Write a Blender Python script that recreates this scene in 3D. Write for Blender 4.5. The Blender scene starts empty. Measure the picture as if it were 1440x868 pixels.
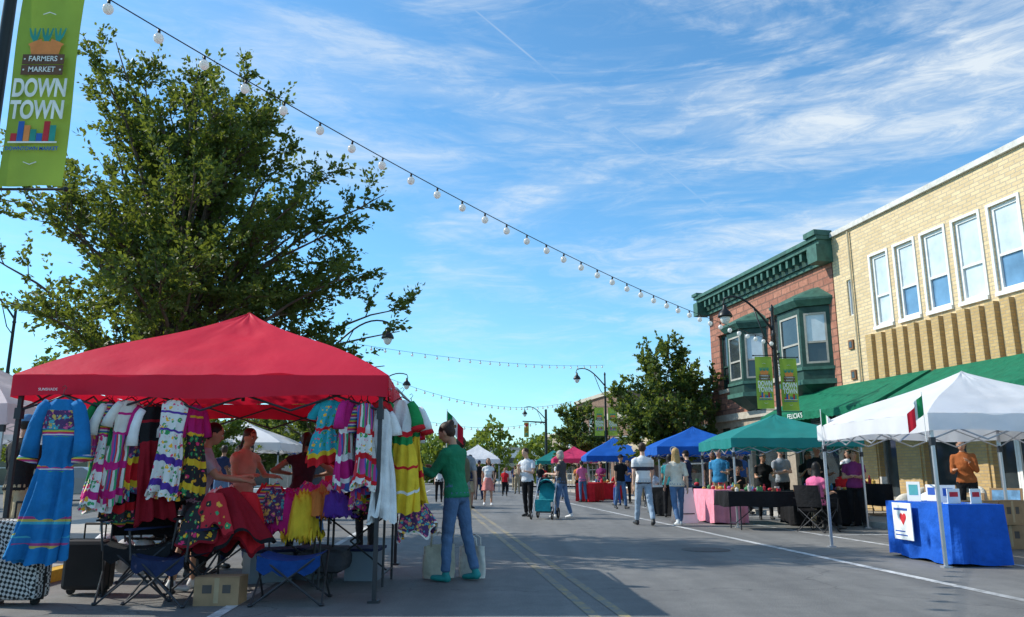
import bpy, math, random
import numpy as np
from mathutils import Vector, Matrix, noise
from mathutils.bvhtree import BVHTree
RG=random.Random(11)
V=Vector
scene=bpy.context.scene
coll=scene.collection
rad=math.radians
# ------------------------------------------------------------------ materials
class NT:
    def __init__(s,nt):
        s.nt=nt; nt.nodes.clear()
    def n(s,t,**kw):
        nd=s.nt.nodes.new(t)
        for k,v in kw.items(): setattr(nd,k,v)
        return nd
    def l(s,a,b): s.nt.links.new(a,b)
    def math(s,op,a,b=None,c=None,clamp=False):
        nd=s.nt.nodes.new('ShaderNodeMath'); nd.operation=op; nd.use_clamp=clamp
        for i,x in enumerate((a,b,c)):
            if x is None: continue
            if isinstance(x,(int,float)): nd.inputs[i].default_value=x
            else: s.l(x,nd.inputs[i])
        return nd.outputs[0]
    def mix(s,f,a,b,mode='MIX'):
        nd=s.nt.nodes.new('ShaderNodeMix'); nd.data_type='RGBA'; nd.blend_type=mode
        for i,x in ((0,f),(6,a),(7,b)):
            if isinstance(x,(int,float)): nd.inputs[i].default_value=x
            elif isinstance(x,tuple): nd.inputs[i].default_value=(x[0],x[1],x[2],1)
            else: s.l(x,nd.inputs[i])
        return nd.outputs[2]
    def ramp(s,f,a,b,ca=0.,cb=1.):
        nd=s.nt.nodes.new('ShaderNodeMapRange'); nd.clamp=True
        s.l(f,nd.inputs[0]); nd.inputs[1].default_value=a; nd.inputs[2].default_value=b
        nd.inputs[3].default_value=ca; nd.inputs[4].default_value=cb
        return nd.outputs[0]
    def noise(s,vec,scale,detail=4,rough=.55,dist=0.,out=0):
        nd=s.nt.nodes.new('ShaderNodeTexNoise'); nd.inputs['Scale'].default_value=scale
        nd.inputs['Detail'].default_value=detail; nd.inputs['Roughness'].default_value=rough
        nd.inputs['Distortion'].default_value=dist
        if vec is not None: s.l(vec,nd.inputs['Vector'])
        return nd.outputs[out]
def newmat(name):
    m=bpy.data.materials.new(name); m.use_nodes=True
    t=NT(m.node_tree); out=t.n('ShaderNodeOutputMaterial'); bs=t.n('ShaderNodeBsdfPrincipled')
    t.l(bs.outputs[0],out.inputs[0]); return m,t,bs,out
MC={}
def M(name,col,rough=.75,var=.18,scale=6,bump=0,bscale=30,metal=0,spec=.3,transl=0,bdist=.01):
    if name in MC: return MC[name]
    m,t,bs,out=newmat(name)
    tc=t.n('ShaderNodeTexCoord'); o=tc.outputs['Object']
    nz=t.noise(o,scale,5)
    nz=t.ramp(nz,.3,.7)
    a=tuple(max(0,c*(1-var)) for c in col); b=tuple(min(1,c*(1+var)) for c in col)
    cc=t.mix(nz,a,b); t.l(cc,bs.inputs['Base Color'])
    bs.inputs['Roughness'].default_value=rough; bs.inputs['Metallic'].default_value=metal
    bs.inputs['Specular IOR Level'].default_value=spec
    if bump:
        bp=t.n('ShaderNodeBump'); bp.inputs['Strength'].default_value=bump; bp.inputs['Distance'].default_value=bdist
        t.l(t.noise(o,bscale,4),bp.inputs['Height']); t.l(bp.outputs[0],bs.inputs['Normal'])
    if transl:
        tr=t.n('ShaderNodeBsdfTranslucent'); t.l(cc,tr.inputs[0]); mx=t.n('ShaderNodeMixShader'); mx.inputs[0].default_value=transl
        t.l(bs.outputs[0],mx.inputs[1]); t.l(tr.outputs[0],mx.inputs[2]); t.l(mx.outputs[0],out.inputs[0])
    MC[name]=m; return m
def cloth(name,col,rough=.85,transl=0): return M('cloth_'+name,col,rough,.18,5,.8,8,0,.15,transl,.035)
def canvasm(name,col,transl): return M('canopy_'+name,col,.55,.05,1.5,.35,2.2,0,.25,transl,.05)
def flower(name,base,scale=16,cols=((.75,.03,.15),(.9,.45,.02),(.03,.3,.1)),th=.62):
    m,t,bs,out=newmat('embroidery_'+name)
    tc=t.n('ShaderNodeTexCoord'); vo=t.n('ShaderNodeTexVoronoi'); vo.inputs['Scale'].default_value=scale
    ma=t.n('ShaderNodeVectorMath',operation='MULTIPLY_ADD');t.l(t.noise(tc.outputs['Object'],32,3,out=1),ma.inputs[0]);ma.inputs[1].default_value=(.045,.045,.045);t.l(tc.outputs['Object'],ma.inputs[2])
    t.l(ma.outputs[0],vo.inputs['Vector'])
    sp=t.n('ShaderNodeSeparateColor'); t.l(vo.outputs['Color'],sp.inputs[0])
    c=t.mix(t.math('GREATER_THAN',sp.outputs[0],.5),cols[0],cols[1])
    c=t.mix(t.math('GREATER_THAN',sp.outputs[1],.6),c,cols[2])
    thv=t.math('MULTIPLY',sp.outputs[2],th)
    inner=t.math('LESS_THAN',vo.outputs['Distance'],t.math('MULTIPLY',thv,.35))
    c=t.mix(inner,c,(.8,.6,.15))
    f=t.math('LESS_THAN',vo.outputs['Distance'],thv)
    t.l(t.mix(f,base,c),bs.inputs['Base Color']); bs.inputs['Roughness'].default_value=.85
    return m
def stripes(name,cols,period,axis='Z',warp=.0):
    m,t,bs,out=newmat('striped_'+name)
    tc=t.n('ShaderNodeTexCoord'); s=t.n('ShaderNodeSeparateXYZ'); t.l(tc.outputs['Object'],s.inputs[0])
    z=s.outputs[axis]
    if warp: z=t.math('ADD',z,t.math('MULTIPLY',t.noise(tc.outputs['Object'],5),warp))
    fr=t.math('FRACT',t.math('MULTIPLY',z,1/period))
    c=cols[0]
    for i in range(1,len(cols)):
        c=t.mix(t.math('GREATER_THAN',fr,i/len(cols)),c,cols[i])
    t.l(c,bs.inputs['Base Color']); bs.inputs['Roughness'].default_value=.85
    return m
# ------------------------------------------------------------------ mesh builder
class MB:
    def __init__(s): s.v=[];s.f=[];s.mi=[];s.mats=[];s.X=None
    def mid(s,m):
        if m not in s.mats: s.mats.append(m)
        return s.mats.index(m)
    def add(s,vs,fs,m):
        b=len(s.v)
        if s.X is not None: vs=[s.X@V(p) for p in vs]
        s.v.extend([tuple(p) for p in vs]); i=s.mid(m) if not isinstance(m,list) else None
        for k,f in enumerate(fs):
            s.f.append(tuple(b+q for q in f)); s.mi.append(i if i is not None else s.mid(m[k]))
    def box(s,x0,x1,y0,y1,z0,z1,m):
        vs=[(x,y,z) for z in (z0,z1) for y in (y0,y1) for x in (x0,x1)]
        s.add(vs,[(0,2,3,1),(4,5,7,6),(0,1,5,4),(2,6,7,3),(0,4,6,2),(1,3,7,5)],m)
    def quad(s,a,b,c,d,m): s.add([a,b,c,d],[(0,1,2,3)],m)
    def cone(s,p0,p1,r0,r1,m,n=8):
        p0=V(p0);p1=V(p1);a=(p1-p0)
        if a.length<1e-6:return
        a.normalize();q=a.orthogonal().normalized();w=a.cross(q)
        vs=[];
        for p,r in ((p0,r0),(p1,r1)):
            for i in range(n):
                t=2*math.pi*i/n; vs.append(p+q*math.cos(t)*r+w*math.sin(t)*r)
        fs=[(i,(i+1)%n,n+(i+1)%n,n+i) for i in range(n)]+[tuple(range(n))[::-1],tuple(range(n,2*n))]
        s.add(vs,fs,m)
    def tube(s,pts,r0,r1,m,n=6):
        pts=[V(p) for p in pts];k=len(pts);vs=[];fs=[]
        q=None
        for j,p in enumerate(pts):
            a=(pts[min(j+1,k-1)]-pts[max(j-1,0)]).normalized()
            q=a.orthogonal().normalized() if q is None else (q-a*q.dot(a)).normalized()
            w=a.cross(q);r=r0+(r1-r0)*j/(k-1)
            for i in range(n):
                t=2*math.pi*i/n;vs.append(p+q*math.cos(t)*r+w*math.sin(t)*r)
        for j in range(k-1):
            for i in range(n): fs.append((j*n+i,j*n+(i+1)%n,(j+1)*n+(i+1)%n,(j+1)*n+i))
        fs+= [tuple(range(n))[::-1],tuple(range((k-1)*n,k*n))]
        s.add(vs,fs,m)
    def ell(s,c,rx,ry,rz,m,n=12,k=8,R=None):
        c=V(c);vs=[];fs=[]
        for j in range(1,k):
            ph=math.pi*j/k
            for i in range(n):
                t=2*math.pi*i/n;p=V((rx*math.sin(ph)*math.cos(t),ry*math.sin(ph)*math.sin(t),rz*math.cos(ph)))
                vs.append(c+(R@p if R else p))
        for j in range(k-2):
            for i in range(n): fs.append((j*n+i,(j+1)*n+i,(j+1)*n+(i+1)%n,j*n+(i+1)%n))
        T=V((0,0,rz));vs.append(c+(R@T if R else T));vs.append(c-(R@T if R else T));a=len(vs)-2
        for i in range(n):
            fs.append((a,i,(i+1)%n));fs.append((a+1,(k-2)*n+(i+1)%n,(k-2)*n+i))
        s.add(vs,fs,m)
    def lathe(s,x,y,prof,m,n=14):
        vs=[];fs=[]
        for z,r in prof:
            for i in range(n):
                t=2*math.pi*i/n;vs.append((x+r*math.cos(t),y+r*math.sin(t),z))
        for j in range(len(prof)-1):
            for i in range(n): fs.append((j*n+i,j*n+(i+1)%n,(j+1)*n+(i+1)%n,(j+1)*n+i))
        fs+=[tuple(range(n))[::-1],tuple(range((len(prof)-1)*n,len(prof)*n))]
        s.add(vs,fs,m)
    def obj(s,name,parent=None,smooth=False,loc=(0,0,0),rz=0,mw=None,bevel=0,solid=0):
        me=bpy.data.meshes.new(name); me.from_pydata(s.v,[],s.f)
        for m in s.mats: me.materials.append(m)
        me.polygons.foreach_set('material_index',s.mi)
        if smooth: me.polygons.foreach_set('use_smooth',[True]*len(s.f))
        me.update()
        o=bpy.data.objects.new(name,me); coll.objects.link(o)
        if mw is not None: o.matrix_world=mw
        else: o.location=loc;o.rotation_euler=(0,0,rz)
        if parent: o.parent=parent
        if bevel:
            b=o.modifiers.new('b','BEVEL');b.width=bevel;b.segments=2;b.limit_method='ANGLE'
        return o
def empty(name,loc=(0,0,0),rz=0,mw=None):
    e=bpy.data.objects.new(name,None);coll.objects.link(e);e.empty_display_size=.2
    if mw is not None:e.matrix_world=mw
    else: e.location=loc;e.rotation_euler=(0,0,rz)
    return e
def text(body,size,mat,parent,loc,rot=(math.pi/2,0,0),name='lettering',bold=0,sx=1):
    cu=bpy.data.curves.new(name,'FONT');cu.body=body;cu.size=size;cu.align_x='CENTER';cu.align_y='CENTER';cu.extrude=.001;cu.offset=bold
    cu.materials.append(mat)
    o=bpy.data.objects.new(name,cu);coll.objects.link(o);o.location=loc;o.rotation_euler=rot;o.scale=(sx,1,1);o.parent=parent
    return o
# ------------------------------------------------------------------ people
SK=[M('skin_%d'%i,c,.55,.06,20,0,30,0,.35) for i,c in enumerate([(.50,.27,.17),(.36,.18,.11),(.62,.38,.27),(.22,.105,.06)])]
HA={'black':M('hair_black',(.012,.009,.008),.45,.3,60,.5,90),'brown':M('hair_brown',(.04,.02,.012),.5,.3,60,.5,90),
    'blond':M('hair_blond',(.42,.27,.11),.5,.3,60,.5,90),'grey':M('hair_grey',(.35,.33,.31),.6,.2,60,.5,90)}
EYW=M('eye_white',(.7,.7,.68),.3,.02);EYD=M('eye_dark',(.02,.012,.01),.2,.02);LIP=M('lips',(.40,.11,.09),.5,.05)
def capsule(p0,p1,r0,r1,n=12,flat=False,sq=1.0,sdir=None):
    p0=V(p0);p1=V(p1);a=(p1-p0);L=a.length;a=a/L if L>1e-6 else V((0,0,1))
    if sdir is not None:
        q=(V(sdir)-a*V(sdir).dot(a)).normalized()
    else: q=a.orthogonal().normalized()
    w=a.cross(q);rings=[]
    if flat: rings=[(p0-a*.002,r0*.9),(p0,r0),(p0+a*L*.5,(r0+r1)/2),(p1,r1)]
    else:
        for k in range(4):
            t=math.pi/2*(1-k/4.0)*.94; rings.append((p0-a*r0*math.sin(t),r0*math.cos(t)))
        rings.append((p0,r0));rings.append((p0+a*L*.5,(r0+r1)/2));rings.append((p1,r1))
        for k in range(1,5):
            t=math.pi/2*k/4.0*.94; rings.append((p1+a*r1*math.sin(t),r1*math.cos(t)))
    vs=[];fs=[]
    for c,r in rings:
        for i in range(n):
            t=2*math.pi*i/n;vs.append(c+q*math.cos(t)*r+w*math.sin(t)*r*sq)
    for j in range(len(rings)-1):
        for i in range(n): fs.append((j*n+i,j*n+(i+1)%n,(j+1)*n+(i+1)%n,(j+1)*n+i))
    fs+=[tuple(range(n))[::-1],tuple(range((len(rings)-1)*n,len(rings)*n))]
    return vs,fs
def loft(rings,n=18):
    vs=[];fs=[]
    for c,ax,ay in rings:
        for i in range(n):
            t=2*math.pi*i/n;vs.append(c+ax*math.cos(t)+ay*math.sin(t))
    for j in range(len(rings)-1):
        for i in range(n): fs.append((j*n+i,j*n+(i+1)%n,(j+1)*n+(i+1)%n,(j+1)*n+i))
    fs+=[tuple(range(n))[::-1],tuple(range((len(rings)-1)*n,len(rings)*n))]
    return vs,fs
DOWN=(( .12,.03,-1),(.05,.15,-1))
def person(kind,x,y,yaw,h=1.7,fem=False,top=None,bottom=None,shoes=None,hairm='black',skin=0,sleeve=.6,pants=2,
           skirt=None,hair='short',lean=0,legs=((6,4),(-6,4)),arms=(DOWN,DOWN),head=(0,0),z0=0,seat=None,vox=.016,capm=None,curl=30,bulk=1.0,bag=None,hip=0):
    top=top or cloth('white',(.75,.75,.75));bottom=bottom or cloth('navy',(.03,.04,.09));shoes=shoes or M('shoe_dark',(.03,.03,.03),.5)
    hm=HA[hairm];sk=SK[skin];P=[]
    def A(vf,m): P.append((vf[0],vf[1],m))
    L=rad(lean);hs=rad(hip);U=V((math.sin(hs),math.sin(L),math.cos(L)*math.cos(hs))).normalized();Fw=V((0,math.cos(L),-math.sin(L)));X=V((math.cos(hs),0,-math.sin(hs)))
    pel=V((0,0,.93))
    hw=1.0 if not fem else .92;hb=1.0 if not fem else 1.05
    b=bulk
    def ring(d,w,dd,yo=0): return (pel+U*d+Fw*yo,X*w*b,Fw*dd*b)
    A(loft([ring(-.11,.06,.06),ring(-.085,.135*hb,.10),ring(0,.172*hb,.122,-.01),ring(.08,.155*hb,.112),ring(.14,.13,.10)]),bottom)
    bust=.018 if fem else 0
    A(loft([ring(-.04,.170*hb,.125),ring(-.035,.180*hb,.132,-.005),ring(.05,.168*hb,.125,.0),ring(.13,.150*hw,.117,.005),ring(.24,.158*hw,.120+bust*.5,.01+bust),ring(.34,.176*hw,.125+bust*.6,.005+bust),ring(.43,.182*hw,.112),ring(.49,.155*hw,.09),ring(.525,.09,.07),ring(.545,.06,.06)]),top)
    nb=pel+U*.53;
    hy,hp=rad(head[0]),rad(head[1]);HR=Matrix.Rotation(hy,3,'Z')@Matrix.Rotation(hp-L*.5,3,'X')
    nt_=nb+(U*.6+HR@V((0,0.1,.4))).normalized()*.085
    A(capsule(nb-U*.03,nt_,.058 if not fem else .05,.05 if not fem else .044),sk)
    hc=nt_+HR@V((0,.02,.095))
    def hel(c,rx,ry,rz,m,R=None,mb=None):
        t=MB();t.ell((0,0,0),rx,ry,rz,m,14,10)
        vs=[hc+HR@(V(c)+(R@V(q) if R else V(q))) for q in t.v]; return vs,t.f
    A(hel((0,0,.01),.074,.094,.105,sk),sk)
    A(hel((0,.022,-.05),.056,.066,.062,sk),sk)
    A(hel((0,.095,-.012),.012,.019,.022,sk),sk)
    for sx in (-1,1): A(hel((sx*.076,.0,-.01),.010,.018,.029,sk),sk)
    if hair=='cap':
        cm=capm or top
        A(hel((0,-.01,.045),.083,.100,.080,cm),cm); A(hel((0,.10,.05),.06,.07,.010,cm),cm); A(hel((0,-.035,.0),.078,.075,.07,hm),hm)
    elif hair=='hat':
        cm=capm or top
        A(hel((0,-.01,.055),.083,.100,.080,cm),cm); A(hel((0,0,.05),.16,.17,.012,cm),cm); A(hel((0,-.035,.0),.078,.075,.07,hm),hm)
    else:
        A(hel((0,-.022,.04),.084,.096,.088,hm),hm)
        A(hel((0,-.035,-.0),.080,.075,.08,hm),hm)
        if hair=='long':
            p=hc+HR@V((0,-.05,.0));e=hc+HR@V((0,-.07,0))-U*.30-Fw*.03
            A(capsule(p,e,.085,.07,sdir=X,sq=.5),hm)
            for sx in(-1,1): A(capsule(hc+HR@V((sx*.07,-.02,.02)),hc+HR@V((sx*.085,-.01,-.17)),.026,.026),hm)
        if hair=='bun': A(hel((0,-.10,.075),.042,.04,.042,hm),hm)
        if hair=='tail': A(capsule(hc+HR@V((0,-.10,.04)),hc+HR@V((0,-.13,-.20)),.032,.015),hm)
        if hair=='bob':
            A(hel((0,-.03,-.03),.094,.085,.11,hm),hm)
    if bag:
        A(capsule(pel+U*.16-Fw*.19,pel+U*.38-Fw*.18,.13,.12,sdir=X,sq=.6),bag)
        for sx in(-1,1): A(capsule(pel+U*.22+X*sx*.13+Fw*.10,pel+U*.48+X*sx*.12+Fw*.02,.022,.022),bag)
    fing=[]
    shw=.185*hw
    for i,sx in enumerate((-1,1)):
        ud,fd=V(arms[i][0]),V(arms[i][1]);ud.x*=sx;fd.x*=sx;ud.normalize();fd.normalize()
        S=pel+U*.455+X*sx*shw*b;E=S+ud*.285;W=E+fd*.245
        A(capsule(S,E,.047,.037),sk);A(capsule(E,W,.038,.026),sk)
        A(capsule(S-X*sx*.04,S+ud*.03,.062,.060),top)
        if sleeve>0 and sleeve<=1: A(capsule(S,S+ud*.285*sleeve,.062,.058,flat=True),top)
        elif sleeve>1:
            A(capsule(S,E,.061,.052),top);A(capsule(E,E+fd*.225,.052,.040),top)
        pn=V((-sx,0.0,0))if abs(fd.x)<.7 else V((0,0,-1))
        if fd.y>.5: pn=V((0,0,-1))+V((-sx*.6,0,0))
        pn=(pn-fd*pn.dot(fd)).normalized();sd=fd.cross(pn)
        if sd.y<0 and abs(fd.z)>.6: sd=-sd
        if fd.y>.5 and sd.x*sx>0: sd=-sd
        A(capsule(W,W+fd*.075,.030,.038,sdir=sd,sq=.42),sk)
        for k in range(4):
            o=W+fd*.08+sd*(.030-.020*k);l=(.072,.082,.077,.06)[k];c0=rad(curl*.35)
            pts=[o-fd*.015];d=fd
            for j in range(3):
                an=c0*(1+j*.9);d=(fd*math.cos(an)+pn*math.sin(an));pts.append(pts[-1]+d*l*(.5,.32,.25)[j]+(fd*.006 if j==0 else V((0,0,0))))
            fing.append((pts,.0095,.007))
        o=W+fd*.02+sd*.028;d=(fd*.65+sd*.6+pn*.35).normalized()
        fing.append(([o,o+d*.035,o+d*.035+(fd*.85+pn*.35).normalized()*.033],.012,.009))
    fmin=9
    for i,sx in enumerate((-1,1)):
        f,k=legs[i][0],legs[i][1];ot=rad(legs[i][2] if len(legs[i])>2 else 3);f=rad(f);k=rad(k)
        td=V((sx*math.sin(ot),math.sin(f),-math.cos(f))).normalized();sd2=V((sx*math.sin(ot)*.3,math.sin(f-k),-math.cos(f-k))).normalized()
        Hh=V((sx*.088*hb*b,0,.90));K=Hh+td*.425;An=K+sd2*.40
        A(capsule(Hh,K,.082*b,.054),sk if (pants<2 or skirt) else bottom);A(capsule(K,An,.053,.036),sk if pants<2 or skirt else bottom)
        if not skirt:
            if pants<2: A(capsule(Hh,Hh+td*.425*pants,.094*b,.086*b,flat=True),bottom)
            else: A(capsule(Hh,K,.090*b,.067),bottom);A(capsule(K,K+sd2*.37,.066,.054,flat=True),bottom)
        ff=V((sx*.12,1,0)).normalized();tilt=min(0,(f-k))*.5; ff.z=math.sin(tilt)
        heel=An+V((0,-.02,-.045));toe=heel+ff*.17
        A(capsule(heel,toe,.045,.040,sq=.8,sdir=V((1,0,0))),shoes); A(capsule(An,heel,.042,.045),shoes)
        fmin=min(fmin,heel.z-.036,toe.z-.034)
    if skirt:
        ln,fl=skirt;n=36;vs=[];fs=[]
        rows=8
        for j in range(rows+1):
            t=j/rows;r=.15+fl*t
            for i in range(n):
                a=2*math.pi*i/n;rr=r*(1+.07*t*math.sin(7*a+1));vs.append(V((math.cos(a)*rr,math.sin(a)*rr*.85,1.03-ln*t)))
        for j in range(rows):
            for i in range(n): fs.append((j*n+i,(j+1)*n+i,(j+1)*n+(i+1)%n,j*n+(i+1)%n))
        fs+=[tuple(range(n)),tuple(range(rows*n,rows*n+n))[::-1]]
        A((vs,fs),bottom)
    dz=-fmin if seat is None else seat-.83
    mb=MB()
    for vs,fs,m in P: mb.add(vs,fs,m)
    me=bpy.data.meshes.new('t');me.from_pydata(mb.v,[],mb.f);o=bpy.data.objects.new('t',me);coll.objects.link(o)
    r=o.modifiers.new('r','REMESH');r.mode='VOXEL';r.voxel_size=vox
    sm=o.modifiers.new('s','SMOOTH');sm.iterations=2;sm.factor=.4
    dg=bpy.context.evaluated_depsgraph_get();res=bpy.data.meshes.new_from_object(o.evaluated_get(dg))
    bpy.data.objects.remove(o)
    bvh=BVHTree.FromPolygons([V(p) for p in mb.v],mb.f)
    vs=[]
    for v in res.vertices:
        c=v.co.copy()
        if c.z<1.42: # soft cloth creases
            c+=v.normal*.008*noise.noise(V((c.x*9+x,c.y*9+y,c.z*15)))
        vs.append(c)
    fs=[tuple(p.vertices) for p in res.polygons]
    ml=[]
    for p in res.polygons:
        q=bvh.find_nearest(p.center);ml.append(mb.mats[mb.mi[q[2]]])
    fb=MB();fb.add(vs,fs,ml)
    for pts,r0,r1 in fing: fb.tube(pts,r0,r1,sk,6)
    for sx in(-1,1):
        for (cc,rr,m) in (((sx*.031,.083,.012),(.014,.010,.008),EYW),((sx*.031,.090,.012),(.007,.006,.007),EYD),((sx*.032,.088,.036),(.020,.008,.005),hm)):
            t=MB();t.ell((0,0,0),*rr,m,8,6);fb.add([hc+HR@(V(cc)+V(q)) for q in t.v],t.f,m)
    t=MB();t.ell((0,0,0),.024,.010,.008,LIP,8,6);fb.add([hc+HR@(V((0,.083,-.052))+V(q)) for q in t.v],t.f,LIP)
    k=h/1.75
    fb.v=[(p[0]*k,p[1]*k,(p[2]+dz)*k if seat is None else p[2]*k+seat-.83*k) for p in fb.v]
    bpy.data.meshes.remove(res)
    return fb.obj(kind,smooth=True,loc=(x,y,z0),rz=rad(yaw))
cl=cloth
jeans=cl('denim',(.09,.16,.29));ljeans=cl('light_denim',(.30,.38,.48));black=cl('black',(.014,.014,.016));white=cl('white',(.78,.78,.78))
green=cl('green_jacket',(.02,.20,.10));grey=cl('grey_lilac',(.42,.40,.46));red=cl('red',(.62,.02,.03));navy=cl('navy',(.02,.03,.08))
khaki=cl('khaki',(.35,.28,.18));pink=cl('pink',(.7,.15,.30));dgrey=cl('charcoal',(.06,.065,.075));blue=cl('blue',(.05,.14,.42));orange=cl('orange',(.6,.2,.05))
teal_sh=M('shoe_teal',(.02,.25,.24),.6);whsh=M('shoe_white',(.7,.7,.7),.6);shd=M('shoe_dark',(.03,.03,.03),.5)
stripeshirt=stripes('rugby_shirt',[(.75,.75,.75),(.75,.75,.75),(.03,.03,.05),(.6,.6,.6)],.34)
REACH=((.25,.45,-.85),(-.15,.95,-.05));HOLD=((.1,.2,-1),(-.1,.8,.1));BACKW=((.15,-.3,-1),(.05,.0,-1));FORW=((.12,.35,-1),(.05,.6,-1))
ELB=((.8,-.1,-.55),(-.75,.5,-.15));HIPH=((.75,-.15,-.8),(-.7,.25,-.6));PHONE=((.15,.25,-1),(-.45,.7,.65));CROSS=((.2,.15,-1),(-.95,.45,.15))
# near stall people
person('woman',-.60,8.7,62,1.68,True,green,jeans,teal_sh,'brown',0,2,hair='bun',arms=(((.05,.55,-.75),(-.05,.95,.25)),((.1,.35,-.9),(-.15,.9,.35))),head=(10,-26),legs=((6,5),(-10,6)),vox=.011,lean=5)
person('woman',-3.18,8.05,-78,1.62,True,grey,dgrey,whsh,'black',0,.7,pants=.45,hair='tail',arms=(((.15,.55,-.8),(-.1,.95,-.15)),((.15,.6,-.75),(0,.9,-.1))),head=(8,-14),lean=9,legs=((4,3),(-8,3)),vox=.011)
person('woman',-3.35,9.9,-120,1.66,True,cl('peach',(.6,.34,.25)),navy,None,'brown',0,.3,hair='tail',arms=(REACH,HOLD),head=(0,-15),lean=5)
person('woman',-2.66,10.1,10,1.62,True,cl('maroon_dark',(.06,.02,.03)),black,None,'brown',1,0,hair='tail',arms=(ELB,ELB),head=(-15,-10),hip=4)
person('man',-5.85,9.5,-20,1.8,False,black,khaki,None,'black',1,.9,hair='cap',capm=cl('cap_blue',(.08,.2,.35)),arms=(HOLD,FORW),head=(20,-5))
person('woman',-2.1,11.6,170,1.62,True,white,black,None,'black',0,.6,hair='long',arms=(PHONE,HIPH))
person('woman',-3.75,8.75,-100,1.6,True,black,black,None,'black',0,.6,hair='tail',seat=.46,legs=((85,85,8),(85,80,8)),arms=(HOLD,REACH),head=(10,-15),vox=.015)
# street walkers
person('man',2.95,18.0,4,1.82,False,stripeshirt,ljeans,shd,'brown',2,.7,legs=((16,2),(-14,14)),arms=(BACKW,FORW),head=(-12,0),vox=.015)
person('woman',3.68,17.9,8,1.70,True,cl('cream',(.66,.6,.5)),jeans,whsh,'blond',2,1,hair='long',legs=((-16,14),(14,2)),arms=(FORW,BACKW),head=(15,0),vox=.015)
person('man',.42,21.6,150,1.80,False,cl('grey_white_tee',(.60,.63,.68)),black,None,'brown',2,.6,legs=((6,4),(-8,4)),arms=(HOLD,PHONE),head=(-20,-15),hip=2)
person('woman',1.30,20.9,60,1.72,True,dgrey,jeans,whsh,'grey',2,.6,hair='bob',arms=(HOLD,HOLD),head=(10,-10),legs=((10,3),(-10,8)))
person('woman',-.88,29.5,185,1.7,True,white,cl('coral',(.7,.25,.22)),whsh,'brown',0,.4,skirt=(.48,.10),hair='long',legs=((12,2),(-12,8)),arms=(FORW,BACKW))
person('man',-1.42,27.0,-20,1.75,False,navy,khaki,None,'black',1,.7,pants=.9,arms=(HOLD,DOWN),vox=.02,bag=dgrey)
person('man',-1.75,24.5,100,1.68,False,cl('slate',(.16,.24,.30)),dgrey,None,'brown',2,.7,vox=.02,arms=(PHONE,DOWN))
person('man',-.85,13.2,15,1.72,False,cl('heather',(.3,.32,.34)),khaki,None,'brown',2,.7,vox=.018,bag=cl('bag_olive',(.14,.13,.08)),legs=((12,2),(-12,12)),arms=(FORW,BACKW))
person('child',-.38,42,180,1.45,True,red,black,None,'black',0,.7,legs=((14,2),(-12,10)),vox=.025)
person('child',3.85,29.5,30,1.25,True,red,cl('blue_short',(.05,.1,.3)),None,'black',0,.7,arms=(REACH,DOWN),vox=.02)
def seated(x,y,yaw,tm,hm,sk,fem=True,arms=(HOLD,HOLD),seat=.46):
    person('woman' if fem else 'man',x,y,yaw,1.68,fem,tm,black,None,hm,sk,.6,hair='long' if fem else 'short',seat=seat,legs=((85,85,8),(85,78,8)),arms=arms,head=(0,-12),vox=.02)
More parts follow.
